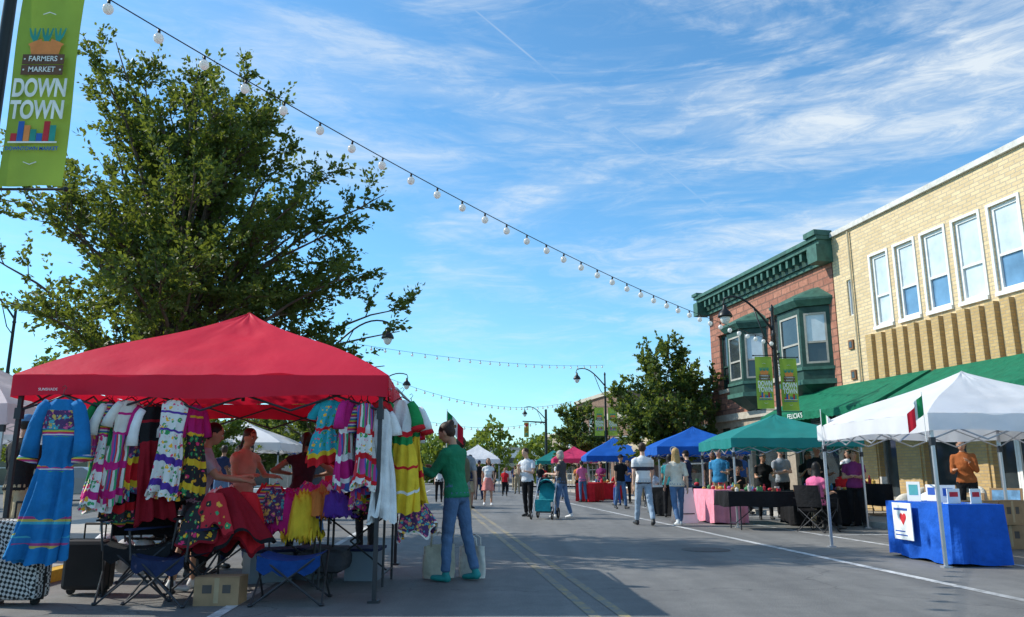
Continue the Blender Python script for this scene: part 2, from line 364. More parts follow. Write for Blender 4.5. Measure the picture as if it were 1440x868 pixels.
row=[('man',5.35,20.6,150,1.78,cl('polo_blue',(.04,.22,.42)),khaki,'brown',2,'short',(HOLD,DOWN)),
('man',7.1,21.0,200,1.8,cl('heather',(.3,.32,.34)),black,'grey',2,'cap',(CROSS,CROSS)),
('woman',7.3,19.6,170,1.66,black,black,'black',1,'long',(HOLD,PHONE)),
('woman',6.35,20.2,175,1.62,black,black,'black',0,'tail',(REACH,HOLD)),
('man',6.0,24.0,170,1.76,black,dgrey,'black',3,'short',(HIPH,DOWN)),
('woman',5.15,24.8,120,1.66,black,dgrey,'brown',0,'long',(HOLD,HOLD)),
('man',6.7,17.6,190,1.74,black,khaki,'black',1,'cap',(HOLD,HOLD)),
('woman',7.4,17.3,150,1.62,cl('plum',(.2,.03,.12)),black,'brown',0,'bun',(CROSS,CROSS)),
('man',5.0,22.8,60,1.78,navy,jeans,'brown',2,'cap',(DOWN,PHONE)),
('woman',4.2,21.4,-20,1.63,cl('teal_shirt',(.03,.22,.24)),black,'black',0,'long',(HOLD,DOWN)),
('man',7.2,25.8,180,1.76,dgrey,black,'black',0,'short',(HOLD,HOLD)),
('woman',5.7,26.8,150,1.65,cl('teal_shirt',(0,0,0)),black,'brown',2,'long',(DOWN,HIPH)),
('woman',4.5,31.5,190,1.65,blue,black,'brown',0,'long',(DOWN,PHONE)),
('man',5.3,33.5,185,1.75,black,khaki,'black',1,'short',(HIPH,DOWN)),
('woman',4.1,36.5,150,1.66,cl('plum',(.2,.03,.12)),black,'black',0,'long',(HOLD,HOLD)),
('man',3.6,26.6,200,1.75,black,jeans,'brown',0,'hat',(HOLD,DOWN)),
('woman',2.9,33,20,1.66,pink,jeans,'black',0,'tail',(FORW,BACKW)),
('man',2.2,37,170,1.78,white,jeans,'black',1,'short',(DOWN,DOWN)),
('man',2.6,45,190,1.75,red,jeans,'black',1,'cap',(FORW,BACKW)),
('woman',1.5,43,-10,1.66,black,jeans,'blond',2,'long',(HOLD,DOWN)),
('woman',3.4,41,160,1.66,orange,black,'black',3,'bob',(HOLD,PHONE)),
('woman',9.0,21.4,200,1.64,white,navy,'brown',0,'long',(PHONE,DOWN)),
('man',7.9,27.5,200,1.76,blue,khaki,'grey',2,'short',(DOWN,DOWN)),
('woman',4.9,30,170,1.66,navy,black,'brown',0,'tail',(HOLD,HOLD)),
('man',3.0,48,170,1.76,black,black,'black',1,'short',(DOWN,DOWN)),
('woman',3.8,46,200,1.66,white,black,'black',0,'long',(HOLD,DOWN)),
('man',.2,58,180,1.76,navy,khaki,'black',1,'cap',(FORW,BACKW)),
('woman',2.1,53,10,1.66,red,black,'black',1,'tail',(DOWN,HOLD))]
for r_ in row:
    k_,x,y,yw,h_,tm,bm,hc_,sk_,hr_,ar=r_
    person(k_,x,y,yw,h_,k_=='woman',tm,bm,None,hc_,sk_,.6,hair=hr_,arms=ar,vox=.02 if y<30 else .026,head=(RG.uniform(-30,30),RG.uniform(-18,2)),capm=RG.choice([navy,khaki,black]),legs=((RG.uniform(-4,14),RG.uniform(2,8)),(RG.uniform(-12,2),RG.uniform(2,10))),hip=RG.uniform(-4,4),bulk=RG.uniform(.96,1.15),z0=.12 if x>9.6-.11*y else 0)
person('woman',8.35,14.7,150,1.64,True,cl('rust_jacket',(.34,.10,.03)),black,None,'black',0,2,hair='bob',arms=(PHONE,HOLD),head=(0,-22),hip=3,z0=.12)
seated(6.05,15.95,-55,pink,'black',0);seated(7.85,19.0,200,red,'brown',2);seated(6.5,23.1,190,black,'black',1,False,(HOLD,PHONE));seated(4.9,27.9,170,white,'grey',2)
crowd=[(-5.6,17,black,'black',140),(-6.9,19,navy,'brown',40),(-4.3,18.5,red,'black',200),(-7.6,22,black,'black',180),(-5.5,22,white,'black',100),(-8.9,20.5,dgrey,'brown',-60),
       (-3.5,24,black,'black',190),(-4.2,30,blue,'brown',170),(-3.0,33,white,'black',0),(-6.4,27,black,'grey',60),(-2.3,40,navy,'brown',180),(-1.2,50,black,'black',170),(-.4,54,white,'brown',190),
       (1.2,62,dgrey,'black',180),(-2.2,58,red,'black',10),(-9.8,26,black,'black',80),(-4.9,14.4,black,'black',150),(-3.6,14.6,dgrey,'brown',60),(.3,47,khaki,'brown',170),(-1.5,36,black,'black',30),(.9,52,pink,'brown',190),(-2.6,21,black,'black',120),(-3.0,17.5,navy,'brown',-30)]
for i,(x,y,tm,hc_,yw) in enumerate(crowd):
    f=i%2==0
    person('woman' if f else 'man',x,y,yw,1.62+.04*(i%4),f,tm,(black,jeans,khaki,navy)[i%4],None,hc_,i%3,.6,hair=('long','tail')[i%4//2] if f else ('short','cap')[i%4//2],capm=navy,arms=((DOWN,HOLD,HIPH,FORW)[i%4],(HOLD,PHONE,DOWN)[i%3]),legs=((RG.uniform(0,14),3),(RG.uniform(-12,0),8)),vox=.024 if y<30 else .03,z0=.12 if x<-4.3-.07*y else 0,hip=RG.uniform(-4,4),head=(RG.uniform(-30,30),-8))
# ------------------------------------------------------------------ ground
def Lc(y): return -4.2-.07*y
def Rc(y): return 9.6-.11*y
def asphalt():
    m,t,bs,out=newmat('asphalt');tc=t.n('ShaderNodeTexCoord');o=tc.outputs['Object']
    a=t.ramp(t.noise(o,.3,5),.35,.65);b=t.ramp(t.noise(o,55,4,.7),.3,.72);c=t.ramp(t.noise(o,3,6,.7),.38,.68)
    col=t.mix(a,(.125,.122,.118),(.185,.18,.172));col=t.mix(t.math('MULTIPLY',b,.5),col,(.34,.33,.31));col=t.mix(t.math('MULTIPLY',c,.35),col,(.07,.07,.072))
    mp=t.n('ShaderNodeMapping');mp.inputs['Scale'].default_value=(1.3,.07,1);mp.inputs['Rotation'].default_value=(0,0,-.11);t.l(o,mp.inputs[0])
    st=t.ramp(t.noise(mp.outputs[0],1,4),.42,.66);col=t.mix(t.math('MULTIPLY',st,.5),col,(.07,.07,.072))
    mx=t.n('ShaderNodeVectorMath',operation='MULTIPLY_ADD');t.l(t.noise(o,1.2,5,out=1),mx.inputs[0]);mx.inputs[1].default_value=(1.1,1.1,0);t.l(o,mx.inputs[2])
    vo=t.n('ShaderNodeTexVoronoi',feature='DISTANCE_TO_EDGE');vo.inputs['Scale'].default_value=.2;t.l(mx.outputs[0],vo.inputs['Vector'])
    cr=t.math('LESS_THAN',vo.outputs['Distance'],.0018);cr=t.math('MULTIPLY',cr,.5)
    col=t.mix(cr,col,(.05,.05,.052));t.l(col,bs.inputs['Base Color']);bs.inputs['Roughness'].default_value=.75;bs.inputs['Specular IOR Level'].default_value=.35
    bp=t.n('ShaderNodeBump');bp.inputs['Strength'].default_value=.7;bp.inputs['Distance'].default_value=.012;t.l(t.noise(o,55,4,.7),bp.inputs['Height']);t.l(bp.outputs[0],bs.inputs['Normal'])
    return m
asph=asphalt()
def slab():
    m,t,bs,out=newmat('sidewalk_concrete');tc=t.n('ShaderNodeTexCoord');o=tc.outputs['Object']
    br=t.n('ShaderNodeTexBrick');br.offset=0;br.inputs['Scale'].default_value=1;br.inputs['Brick Width'].default_value=1.5;br.inputs['Row Height'].default_value=1.5;br.inputs['Mortar Size'].default_value=.012
    br.inputs['Color1'].default_value=(.46,.42,.37,1);br.inputs['Color2'].default_value=(.40,.37,.33,1);br.inputs['Mortar'].default_value=(.14,.13,.12,1);t.l(o,br.inputs['Vector'])
    c=t.mix(t.math('MULTIPLY',t.noise(o,4,6,.7),.6),br.outputs[0],(.26,.24,.22));t.l(c,bs.inputs['Base Color']);bs.inputs['Roughness'].default_value=.9
    return m
conc=slab()
curbm=M('curb_concrete',(.40,.38,.35),.9,.2,9,.3,50);curby=M('curb_yellow_paint',(.62,.36,.03),.7,.25,14,.3,50)
gm=M('ground_dry',(.17,.16,.13),.95,.3,1.2,.3,30)
g=MB();g.quad((-700,-300,-.02),(700,-300,-.02),(700,1200,-.02),(-700,1200,-.02),gm);g.obj('ground')
ys=[-14,6,8.3,14.5,22,40,61,73,110,170]
g=MB()
for a,b in zip(ys,ys[1:]): g.quad((Lc(a),a,0),(Rc(a),a,0),(Rc(b),b,0),(Lc(b),b,0),asph)
g.quad((-120,62,.004),(120,62,.004),(120,72,.004),(-120,72,.004),asph)
g.obj('road')
for nm,fn,sg,w in(('sidewalk',Lc,-1,4.2),('sidewalk',Rc,1,6.5)):
    g=MB()
    for a,b in zip(ys,ys[1:]):
        if a==61: continue
        cm=curby if (sg<0 and a==8.3) else curbm
        for (o0,o1,z,mm) in ((0,.16,.12,cm),(.16,w,.123,conc)):
            A_,B_=fn(a)+sg*o0,fn(a)+sg*o1;C_,D_=fn(b)+sg*o0,fn(b)+sg*o1
            q=[(A_,a,z),(B_,a,z),(D_,b,z),(C_,b,z)]
            if sg<0:q=q[::-1]
            g.quad(*q,mm)
        q=[(fn(a),a,0),(fn(a),a,.12),(fn(b),b,.12),(fn(b),b,0)];g.quad(*(q if sg>0 else q[::-1]),cm)
    g.obj(nm)
g=MB();lot=M('lot_asphalt',(.15,.15,.15),.9,.3,2,.3,60)
g.quad((-60,4,-.008),(Lc(4)-4,4,-.008),(Lc(60)-4,60,-.008),(-60,60,-.008),lot);g.obj('parking_lot')
def paint(name,col,lo=.42,hi=.60,base=(.17,.17,.165)):
    m,t,bs,out=newmat(name);tc=t.n('ShaderNodeTexCoord');o=tc.outputs['Object']
    w=t.math('MULTIPLY',t.ramp(t.noise(o,7,7,.8),lo,hi),t.ramp(t.noise(o,.5,3),.3,.6,.25,1))
    t.l(t.mix(w,base,col),bs.inputs['Base Color']);bs.inputs['Roughness'].default_value=.8;return m
pw=paint('road_paint_white',(.66,.66,.66),.36,.55);py=paint('road_paint_yellow',(.44,.31,.09),.44,.62)
g=MB()
def line(x0,y0,x1,y1,w,m,z=.004):
    d=V((x1-x0,y1-y0,0)).normalized();n=V((d.y,-d.x,0))*w/2;a=V((x0,y0,z));b=V((x1,y1,z));g.quad(a-n,a+n,b+n,b-n,m)
for dx in(-.12,.12): line(2.05+dx,-5,2.05-.11*60+dx,55,.09,py)
line(5.75,-5,5.75-.095*66,61,.12,pw);line(6.9,4,6.9-.1*57,61,.10,pw)
for y in(15,21.5,28,34.5,41): line(Rc(y)-2.3,y,Rc(y)-.1,y+.2,.1,pw,.008)
line(Lc(4)+2.3,4,Lc(60)+2.3,60,.1,pw)
g.obj('road_markings')
g=MB();g.lathe(2.9,12.2,[(.001,.36),(.007,.355),(.007,.32),(.005,.31),(.009,.3),(.009,.02)],M('cast_iron',(.09,.085,.08),.6,.3,20,.6,60,.4),28);g.obj('manhole_cover')
# ------------------------------------------------------------------ trees
bark=M('bark',(.10,.075,.055),.95,.35,12,.8,30)
def leafmat(name,dark,light,tr=.42):
    m,t,bs,out=newmat(name);ge=t.n('ShaderNodeNewGeometry');tc=t.n('ShaderNodeTexCoord')
    f=t.math('ADD',t.math('MULTIPLY',ge.outputs['Random Per Island'],.6),t.math('MULTIPLY',t.ramp(t.noise(tc.outputs['Object'],.9,3),.35,.65),.4))
    c=t.mix(f,dark,light);t.l(c,bs.inputs['Base Color']);bs.inputs['Roughness'].default_value=.5;bs.inputs['Specular IOR Level'].default_value=.35
    tr_=t.n('ShaderNodeBsdfTranslucent');t.l(t.mix(.45,c,(.36,.40,.03)),tr_.inputs[0]);mx=t.n('ShaderNodeMixShader');mx.inputs[0].default_value=tr
    t.l(bs.outputs[0],mx.inputs[1]);t.l(tr_.outputs[0],mx.inputs[2]);t.l(mx.outputs[0],out.inputs[0]);return m
lfA=leafmat('leaves_elm',(.03,.065,.02),(.12,.17,.03));lfB=leafmat('leaves_far',(.03,.07,.025),(.10,.16,.04));lfC=leafmat('leaves_bright',(.06,.12,.02),(.18,.24,.04))
def make_tree(name,x,y,prof,tr,fork,nl,ns,ntw,nlf,leaf,lm,seed,extra=(),off=(0,0),z0=0,sub=1.0):
    rg=random.Random(seed);mb=MB();zs=[p[0] for p in prof];rs=[p[1] for p in prof];rmax=max(rs)
    tips=[]
    while len(tips)<nl:
        z=rg.uniform(zs[0],zs[-1]);r=float(np.interp(z,zs,rs))
        if rg.random()>.35+.65*r/rmax: continue
        a=len(tips)*2.4+rg.uniform(-.3,.3);q=r*(rg.uniform(.25,1)**.5)
        tips.append(V((off[0]+q*math.cos(a),off[1]+q*math.sin(a),z)))
    ne=len(tips)
    tips+= [V(e) for e in extra]
    H=zs[-1]
    tk=[V((math.sin(j*.9+seed)*.05*j/3,math.cos(j*1.1+seed)*.05*j/3,H*.82*j/9)) for j in range(10)]
    tk=[p+V((off[0],off[1],0))*(p.z/H)**1.2 for p in tk]
    mb.tube(tk,tr,tr*.15,bark,10);mb.cone((0,0,-.05),(0,0,.3),tr*1.5,tr,bark,10)
    def trunkp(z):
        f=max(0,min(8.999,z/(H*.82)*9));i=int(f);return tk[i].lerp(tk[i+1],f-i)
    LP=[];LD=[]
    for ti,T in enumerate(tips):
        ex=ti>=ne
        zs_=fork+rg.random()*max(0,(T.z-fork))*.55;zs_=min(zs_,T.z*.8,H*.75);Pb=trunkp(zs_);D=T-Pb
        P1=Pb+V((D.x*.4,D.y*.4,D.z*.65));pts=[]
        for j in range(9):
            t=j/8;p=Pb.lerp(P1,t).lerp(P1.lerp(T,t),t);p+=V((rg.uniform(-1,1),rg.uniform(-1,1),rg.uniform(-1,1)))*.05*(0 if j in(0,) else 1);pts.append(p)
        mb.tube(pts,tr*.38*(1-.6*zs_/H)+.01,.008,bark,5)
        Ls=min(1.15,max(.5,D.length*.30))*sub*(.5 if ex else 1)
        for k in range(ns):
            t=rg.uniform(.22,1)**.8;f=t*8;i=min(7,int(f));P=pts[i].lerp(pts[i+1],f-i);tan=(pts[i+1]-pts[i]).normalized()
            pr=V((rg.gauss(0,1),rg.gauss(0,1),rg.gauss(0,.7)));pr=(pr-tan*pr.dot(tan)).normalized()
            d=(tan*.7+pr*.75+V((0,0,.3))).normalized();L=rg.uniform(.5,1.1)*Ls*(1.15-.6*t)
            sp=[P+d*L*q/4+V((0,0,.10*L*(q/4)**2)) for q in range(5)]
            mb.tube(sp,.013,.004,bark,3)
            for q in range(ntw):
                u=rg.uniform(.15,1);f2=u*4;i2=min(3,int(f2));S=sp[i2].lerp(sp[i2+1],f2-i2)
                d2=(d*.6+V((rg.gauss(0,.6),rg.gauss(0,.6),rg.gauss(.15,.5)))).normalized();L2=rg.uniform(.22,.5)*sub
                if q==0: d2=(d+V((0,0,.15))).normalized();S=sp[4];L2*=1.2
                for w in range(nlf):
                    s=rg.random();LP.append(S+d2*L2*s+V((rg.gauss(0,.03),rg.gauss(0,.03),rg.gauss(0,.025))));LD.append(d2+V((rg.gauss(0,.7),rg.gauss(0,.7),rg.gauss(-.1,.5))))
    N=len(LP);P=np.array([tuple(p) for p in LP]);D=np.array([tuple(p) for p in LD]);D/=np.linalg.norm(D,axis=1)[:,None]+1e-6
    rs_=np.random.RandomState(seed);Nn=rs_.normal(size=(N,3))*.8+np.array([0,0,.7]);S=np.cross(D,Nn);S/=np.linalg.norm(S,axis=1)[:,None]+1e-6
    sz=leaf*rs_.uniform(.6,1.25,size=(N,1));up=np.cross(S,D)
    vv=np.stack([P,P+D*sz*.45+S*sz*.32+up*sz*.08,P+D*sz,P+D*sz*.45-S*sz*.32+up*sz*.08],1).reshape(-1,3)
    b=len(mb.v);mb.v.extend(map(tuple,vv.tolist()));li=mb.mid(lm)
    ff=(np.arange(N*4).reshape(-1,4)+b).tolist();mb.f.extend(map(tuple,ff));mb.mi.extend([li]*N)
    return mb.obj(name,loc=(x,y,z0))
make_tree('elm_tree',-6.3,14.0,[(2.9,2.3),(3.5,3.0),(4.4,3.3),(5.3,3.15),(6.2,2.6),(7.0,2.0),(7.7,1.35),(8.3,.6)],.17,1.9,68,9,5,22,.095,lfA,3,
   extra=[(-1.3,-.4,9.1),(-1.0,.2,8.7),(-1.8,0,8.2),(1.3,-.3,8.4),(.9,.1,8.1),(4.0,-.5,6.0),(4.3,0,4.0),(4.3,-.3,3.5),(4.1,-.3,2.9),(-3.2,-.5,4.9),(-3.4,0,4.2),(3.4,-.8,5.3),(-2.6,-.3,6.7),(.1,0,8.9),(-1.5,-1,8.8),(1.6,-.3,7.7),(2.9,0,6.6),(3.7,-.2,4.6)],z0=.12,off=(.5,0))
def rtree(x,y,H,r,seed,lm=lfB,leaf=.15,nl=26,z0=.12,low=.28,nlf=15):
    make_tree('street_tree',x,y,[(H*low,r*.6),(H*.42,r*.95),(H*.58,r),(H*.75,r*.75),(H*.9,r*.4),(H,r*.1)],.11,H*.25,nl,8,4,nlf,leaf,lm,seed,z0=z0,sub=.85)
rtree(6.35,32.0,6.4,2.5,5,nl=56,leaf=.17);rtree(4.6,55,5.9,2.6,6,nl=34,leaf=.2);rtree(-7.2,29,5.6,2.4,9,nl=30);rtree(-8.2,46,6,2.6,10);rtree(-17.5,31,5.6,3.6,12,lfC,.2,34,0);rtree(-9.5,24,3.6,1.7,13,lfC,.13,24,0)
rtree(-12.5,38,5.4,3,14,lfB,.2,24,0);rtree(-22,26,4.6,3,15,lfC,.2,28,0)
def treeline(name,pts,lm,seed):
    rs_=np.random.RandomState(seed);P=[]
    for (x,y,r,h) in pts:
        n=int(420*r);q=rs_.normal(size=(n,3));q/=np.linalg.norm(q,axis=1)[:,None];rr=(rs_.uniform(.45,1,size=(n,1)))**.5
        lump=1+.22*np.sin(q[:,0:1]*5+x)*np.cos(q[:,2:3]*6+y)
        P.append(q*rr*lump*np.array([r,r,h*.5])+np.array([x,y,h*.55]))
    P=np.concatenate(P);N=len(P);D=rs_.normal(size=(N,3));D/=np.linalg.norm(D,axis=1)[:,None];S=np.cross(D,rs_.normal(size=(N,3)));S/=np.linalg.norm(S,axis=1)[:,None]
    sz=rs_.uniform(.3,.75,size=(N,1));vv=np.stack([P,P+D*sz*.5+S*sz*.4,P+D*sz,P+D*sz*.5-S*sz*.4],1).reshape(-1,3)
    mb=MB();mb.v=list(map(tuple,vv.tolist()));i=mb.mid(lm);mb.f=list(map(tuple,np.arange(N*4).reshape(-1,4).tolist()));mb.mi=[i]*N
    for (x,y,r,h) in pts: mb.cone((x,y,0),(x,y,h*.5),.3,.15,bark,6)
    mb.obj(name)
rg=random.Random(5)
treeline('distant_trees',[(x+rg.uniform(-2,2),rg.uniform(115,160),rg.uniform(3.5,6),rg.uniform(6,9)) for x in range(-90,60,5)],lfB,2)
treeline('distant_trees',[(x+rg.uniform(-1,1),rg.uniform(84,96),rg.uniform(1.8,3),rg.uniform(4.5,6.5)) for x in range(-14,6,4)]+[(-40,70,5,7),(-32,62,4,6),(-48,66,5,8)],lfC,4)
# ------------------------------------------------------------------ buildings
e=V((.2,-.98,0)).normalized();nin=V((-e.y,e.x,0));P0=V((10.0,23.6,0))
BM=Matrix(((e.x,nin.x,0,P0.x),(e.y,nin.y,0,P0.y),(0,0,1,0),(0,0,0,1)))
def brickmat(name,c1,c2,mo,bw=.22,bh=.075,ms=.01,rough=.9,bump=.6,nscale=2.5,nvar=.5):
    m,t,bs,out=newmat(name);tc=t.n('ShaderNodeTexCoord');s=t.n('ShaderNodeSeparateXYZ');t.l(tc.outputs['Object'],s.inputs[0])
    cb=t.n('ShaderNodeCombineXYZ');t.l(t.math('ADD',s.outputs[0],s.outputs[1]),cb.inputs[0]);t.l(s.outputs[2],cb.inputs[1])
    br=t.n('ShaderNodeTexBrick');br.inputs['Scale'].default_value=1;br.inputs['Brick Width'].default_value=bw;br.inputs['Row Height'].default_value=bh;br.inputs['Mortar Size'].default_value=ms;br.inputs['Bias'].default_value=0
    br.inputs['Color1'].default_value=(*c1,1);br.inputs['Color2'].default_value=(*c2,1);br.inputs['Mortar'].default_value=(*mo,1);t.l(cb.outputs[0],br.inputs['Vector'])
    n=t.ramp(t.noise(tc.outputs['Object'],nscale,6,.65),.35,.7)
    c=t.mix(t.math('MULTIPLY',n,nvar),br.outputs[0],tuple(x*.55 for x in c2));t.l(c,bs.inputs['Base Color']);bs.inputs['Roughness'].default_value=rough
    bp=t.n('ShaderNodeBump');bp.inputs['Strength'].default_value=bump;bp.inputs['Distance'].default_value=.02;t.l(t.math('SUBTRACT',t.noise(tc.outputs['Object'],14,4),br.outputs['Fac']),bp.inputs['Height']);t.l(bp.outputs[0],bs.inputs['Normal'])
    return m
ybrick=brickmat('yellow_brick',(.76,.59,.35),(.64,.48,.27),(.50,.42,.31),nvar=.25,bw=.3,bh=.1,ms=.012)
obrick=brickmat('ochre_brick',(.60,.41,.18),(.50,.33,.135),(.42,.32,.2),nvar=.3)
rstone=brickmat('red_sandstone',(.48,.21,.14),(.34,.135,.09),(.2,.11,.08),bw=.55,bh=.24,ms=.022,bump=1,nscale=5,nvar=.6)
whitep=M('white_paint',(.78,.78,.76),.6,.08);copper=M('green_painted_metal',(.05,.13,.10),.55,.3,5);copd=M('dark_green_paint',(.025,.065,.05),.5,.3,5)
glass=M('window_glass',(.035,.045,.05),.08,.3,2,0,30,0,.8);glassl=M('window_glass_blind',(.55,.62,.66),.15,.15,3,0,30,0,.7);glassb=M('window_glass_painted_sky',(.12,.24,.38),.08,.25,2,0,30,0,.8)  # glassb: light blue sky reflection painted into the pane's base colour
stone=M('limestone',(.45,.41,.34),.85,.15,6,.3,30);roofm=M('roof_tar',(.07,.07,.07),.95)
awng=cloth('awning_green',(.010,.14,.075),.7)
def facade(mb,x0,x1,z0,z1,ops,m,y0=0,dep=.18):
    xs=sorted({x0,x1,*[o[0] for o in ops],*[o[1] for o in ops]});zs=sorted({z0,z1,*[o[2] for o in ops],*[o[3] for o in ops]})
    xs=[x for x in xs if x0<=x<=x1];zs=[z for z in zs if z0<=z<=z1]
    for a,b in zip(xs,xs[1:]):
        for c,d in zip(zs,zs[1:]):
            cx,cz=(a+b)/2,(c+d)/2
            if any(o[0]<cx<o[1] and o[2]<cz<o[3] for o in ops): continue
            mb.quad((a,y0,c),(b,y0,c),(b,y0,d),(a,y0,d),m)
    for a,b,c,d in ops:
        y1=y0+dep
        mb.quad((a,y0,c),(a,y1,c),(b,y1,c),(b,y0,c),m);mb.quad((a,y0,d),(b,y0,d),(b,y1,d),(a,y1,d),m)
        mb.quad((a,y0,c),(a,y0,d),(a,y1,d),(a,y1,c),m);mb.quad((b,y0,c),(b,y1,c),(b,y1,d),(b,y0,d),m)
def window(fr,gl,x0,x1,z0,z1,y,w=.06,mid=True,g1=None,g2=None,fm=None,sill=None):
    fm=fm or whitep;g1=g1 or glass;g2=g2 or g1
    fr.box(x0,x0+w,y-.05,y+.05,z0,z1,fm);fr.box(x1-w,x1,y-.05,y+.05,z0,z1,fm)
    fr.box(x0+w,x1-w,y-.05,y+.05,z1-w,z1,fm);fr.box(x0+w,x1-w,y-.05,y+.05,z0,z0+w,fm)
    zm=z0+(z1-z0)*(.42 if mid else 0)
    if mid: fr.box(x0+w,x1-w,y-.04,y+.04,zm-.03,zm+.03,fm);gl.quad((x0+w,y+.01,z0+w),(x1-w,y+.01,z0+w),(x1-w,y+.01,zm-.03),(x0+w,y+.01,zm-.03),g2);gl.quad((x0+w,y-.015,zm+.03),(x1-w,y-.015,zm+.03),(x1-w,y-.015,z1-w),(x0+w,y-.015,z1-w),g1)
    else: gl.quad((x0+w,y,z0+w),(x1-w,y,z0+w),(x1-w,y,z1-w),(x0+w,y,z1-w),g1)
B=empty('yellow_brick_building',mw=BM)
def part(mb,name,par,**k):
    o=mb.obj(name,**k);o.parent=par;return o
W=MB();F=MB();G=MB();T=MB();AW=MB()
ws=[(1.8,2.5),(2.85,3.58),(3.91,4.69),(5.03,5.83),(6.17,6.99),(7.33,8.15),(8.5,9.3),(9.7,10.5),(10.9,11.7)]
ops=[(a,b,5.22,7.26) for a,b in ws]+[(.62,.86,5.75,6.85)]
facade(W,0,14,3.35,8.35,ops,ybrick)
shop=[(1.36,2.1),(3.15,4.6),(5.36,6.8),(7.55,9.0),(9.7,11.2),(12,13.5)]
facade(W,0,14,.1,3.35,[(.25,.6,.25,2.6)]+[(a,b,.45,2.75) if i not in(2,) else (a,b,.13,2.75) for i,(a,b) in enumerate(shop)],obrick,dep=.3)
W.quad((0,13,0),(0,0,0),(0,0,8.35),(0,13,8.35),ybrick);W.quad((14,0,0),(14,13,0),(14,13,8.35),(14,0,8.35),ybrick);W.quad((14,13,0),(0,13,0),(0,13,8.35),(14,13,8.35),ybrick)
W.quad((0,.3,8.1),(14,.3,8.1),(14,13,8.1),(0,13,8.1),roofm)
T.box(-.06,14.05,-.09,.32,8.353,8.5,M('coping_stone',(.6,.58,.54),.8));T.box(-.06,.3,.323,13,8.353,8.5,MC['coping_stone'])
for k_,(a,b) in enumerate(ws):
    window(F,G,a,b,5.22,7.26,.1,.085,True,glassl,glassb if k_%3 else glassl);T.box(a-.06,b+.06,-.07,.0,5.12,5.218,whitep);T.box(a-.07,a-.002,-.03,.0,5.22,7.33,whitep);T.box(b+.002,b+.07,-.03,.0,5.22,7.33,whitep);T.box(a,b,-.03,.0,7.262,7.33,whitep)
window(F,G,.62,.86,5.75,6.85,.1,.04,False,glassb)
x=1.45
while x<13.8:
    T.box(x,x+.26,-.15,0,3.45,5.02-.02*(int(x*7)%2),obrick);x+=.44
for z in (4.75,3.85): T.box(.5,.72,-.05,0,z,z+.28,M('vent_rust',(.2,.1,.05),.8));T.box(.55,.67,-.06,-.05,z+.05,z+.23,glass)
T.tube([(.95,-.06,3.4),(.95,-.06,8.3)],.03,.03,M('conduit',(.5,.42,.28),.6),6)
for i,(a,b) in enumerate(shop):
    if i==2:
        window(F,G,a,a+.55,.13,2.75,.2,.05,False,glass,fm=whitep);window(F,G,a+.56,b,.13,2.75,.2,.08,False,glass,fm=whitep)
        F.box(a+.9,b-.3,.14,.16,1.0,1.04,M('brass',(.5,.35,.1),.3,metal=1))
    else: window(F,G,a,b,.45,2.75,.2,.06,False,glass,fm=M('alu_frame',(.45,.44,.42),.4,.1,metal=.6))
window(F,G,.25,.6,.25,2.6,.2,.03,False,glass)
for a,b in [(.7,1.3),(2.2,3.05),(4.7,5.26),(6.9,7.45)]: T.box(a,b,-.04,0,.1,2.7,obrick)
def awning(mb,x0,x1,zt,zb,pr,m):
    n=48
    def sag(x): return -.035*abs(math.sin((x-x0)*1.9))-.02*noise.noise(V((x*1.3,0,0)))
    for i in range(n):
        a=x0+(x1-x0)*i/n;b=x0+(x1-x0)*(i+1)/n
        pm_=(pr+.16)/2;zm=(zt+zb)/2
        mb.add([(a,-.16,zt),(a,-pm_,zm+sag(a)),(a,-pr,zb),(b,-.16,zt),(b,-pm_,zm+sag(b)),(b,-pr,zb)],[(0,1,4,3),(1,2,5,4)],m)
        mb.quad((a,-pr,zb),(a,-pr-.015*math.sin(a*9),zb-.2-.02*(i%2)),(b,-pr-.015*math.sin(b*9),zb-.2-.02*((i+1)%2)),(b,-pr,zb),m)
    for x in(x0,x1): mb.add([(x,-.16,zt),(x,-pr,zb),(x,-pr,zb-.2),(x,-.16,zb-.2)],[(0,1,2,3)],m)
awning(AW,-1.6,3.9,3.72,2.85,1.9,awng);awning(AW,4.05,13.5,3.70,2.95,1.6,awng)
for mb_,nm in((W,'walls'),(F,'window_frames'),(G,'glass'),(T,'trim'),(AW,'awnings')): part(mb_,nm,B)
text('FELICIA\'S',.2,whitep,B,(.4,-1.93,2.76),name='awning_lettering')
B=empty('sandstone_building',mw=BM);W=MB();F=MB();G=MB();T=MB()
x0,x1=-8.7,-.05
facade(W,x0,x1,3.3,7.8,[(-3.95,-3.0,4.4,6.6),(-7.9,-7.0,4.4,6.6)],rstone,dep=.25)
facade(W,x0,x1,.1,3.3,[(-8.3,-7.4,.5,2.9),(-7.1,-6.1,.13,2.9),(-5.8,-3.4,.5,2.9),(-2.9,-.5,.5,2.9)],M('shopfront_paint',(.36,.30,.23),.8,.2),dep=.3)
W.quad((x0,12,0),(x0,0,0),(x0,0,8.2),(x0,12,8.2),rstone);W.quad((x1,0,0),(x1,12,0),(x1,12,8.2),(x1,0,8.2),rstone);W.quad((x0,0,8.2),(x1,0,8.2),(x1,12,8.2),(x0,12,8.2),roofm)
W.quad((x1,12,0),(x0,12,0),(x0,12,8.2),(x1,12,8.2),rstone);W.quad((x0,0,7.8),(x1,0,7.8),(x1,0,8.2),(x0,0,8.2),rstone)
for a,b in [(-3.95,-3.0),(-7.9,-7.0)]: window(F,G,a,b,4.4,6.6,.15,.07,True,glass,fm=copd);T.box(a-.1,b+.1,-.08,0,6.6,6.85,rstone);T.box(a-.1,b+.1,-.1,0,4.25,4.4,stone)
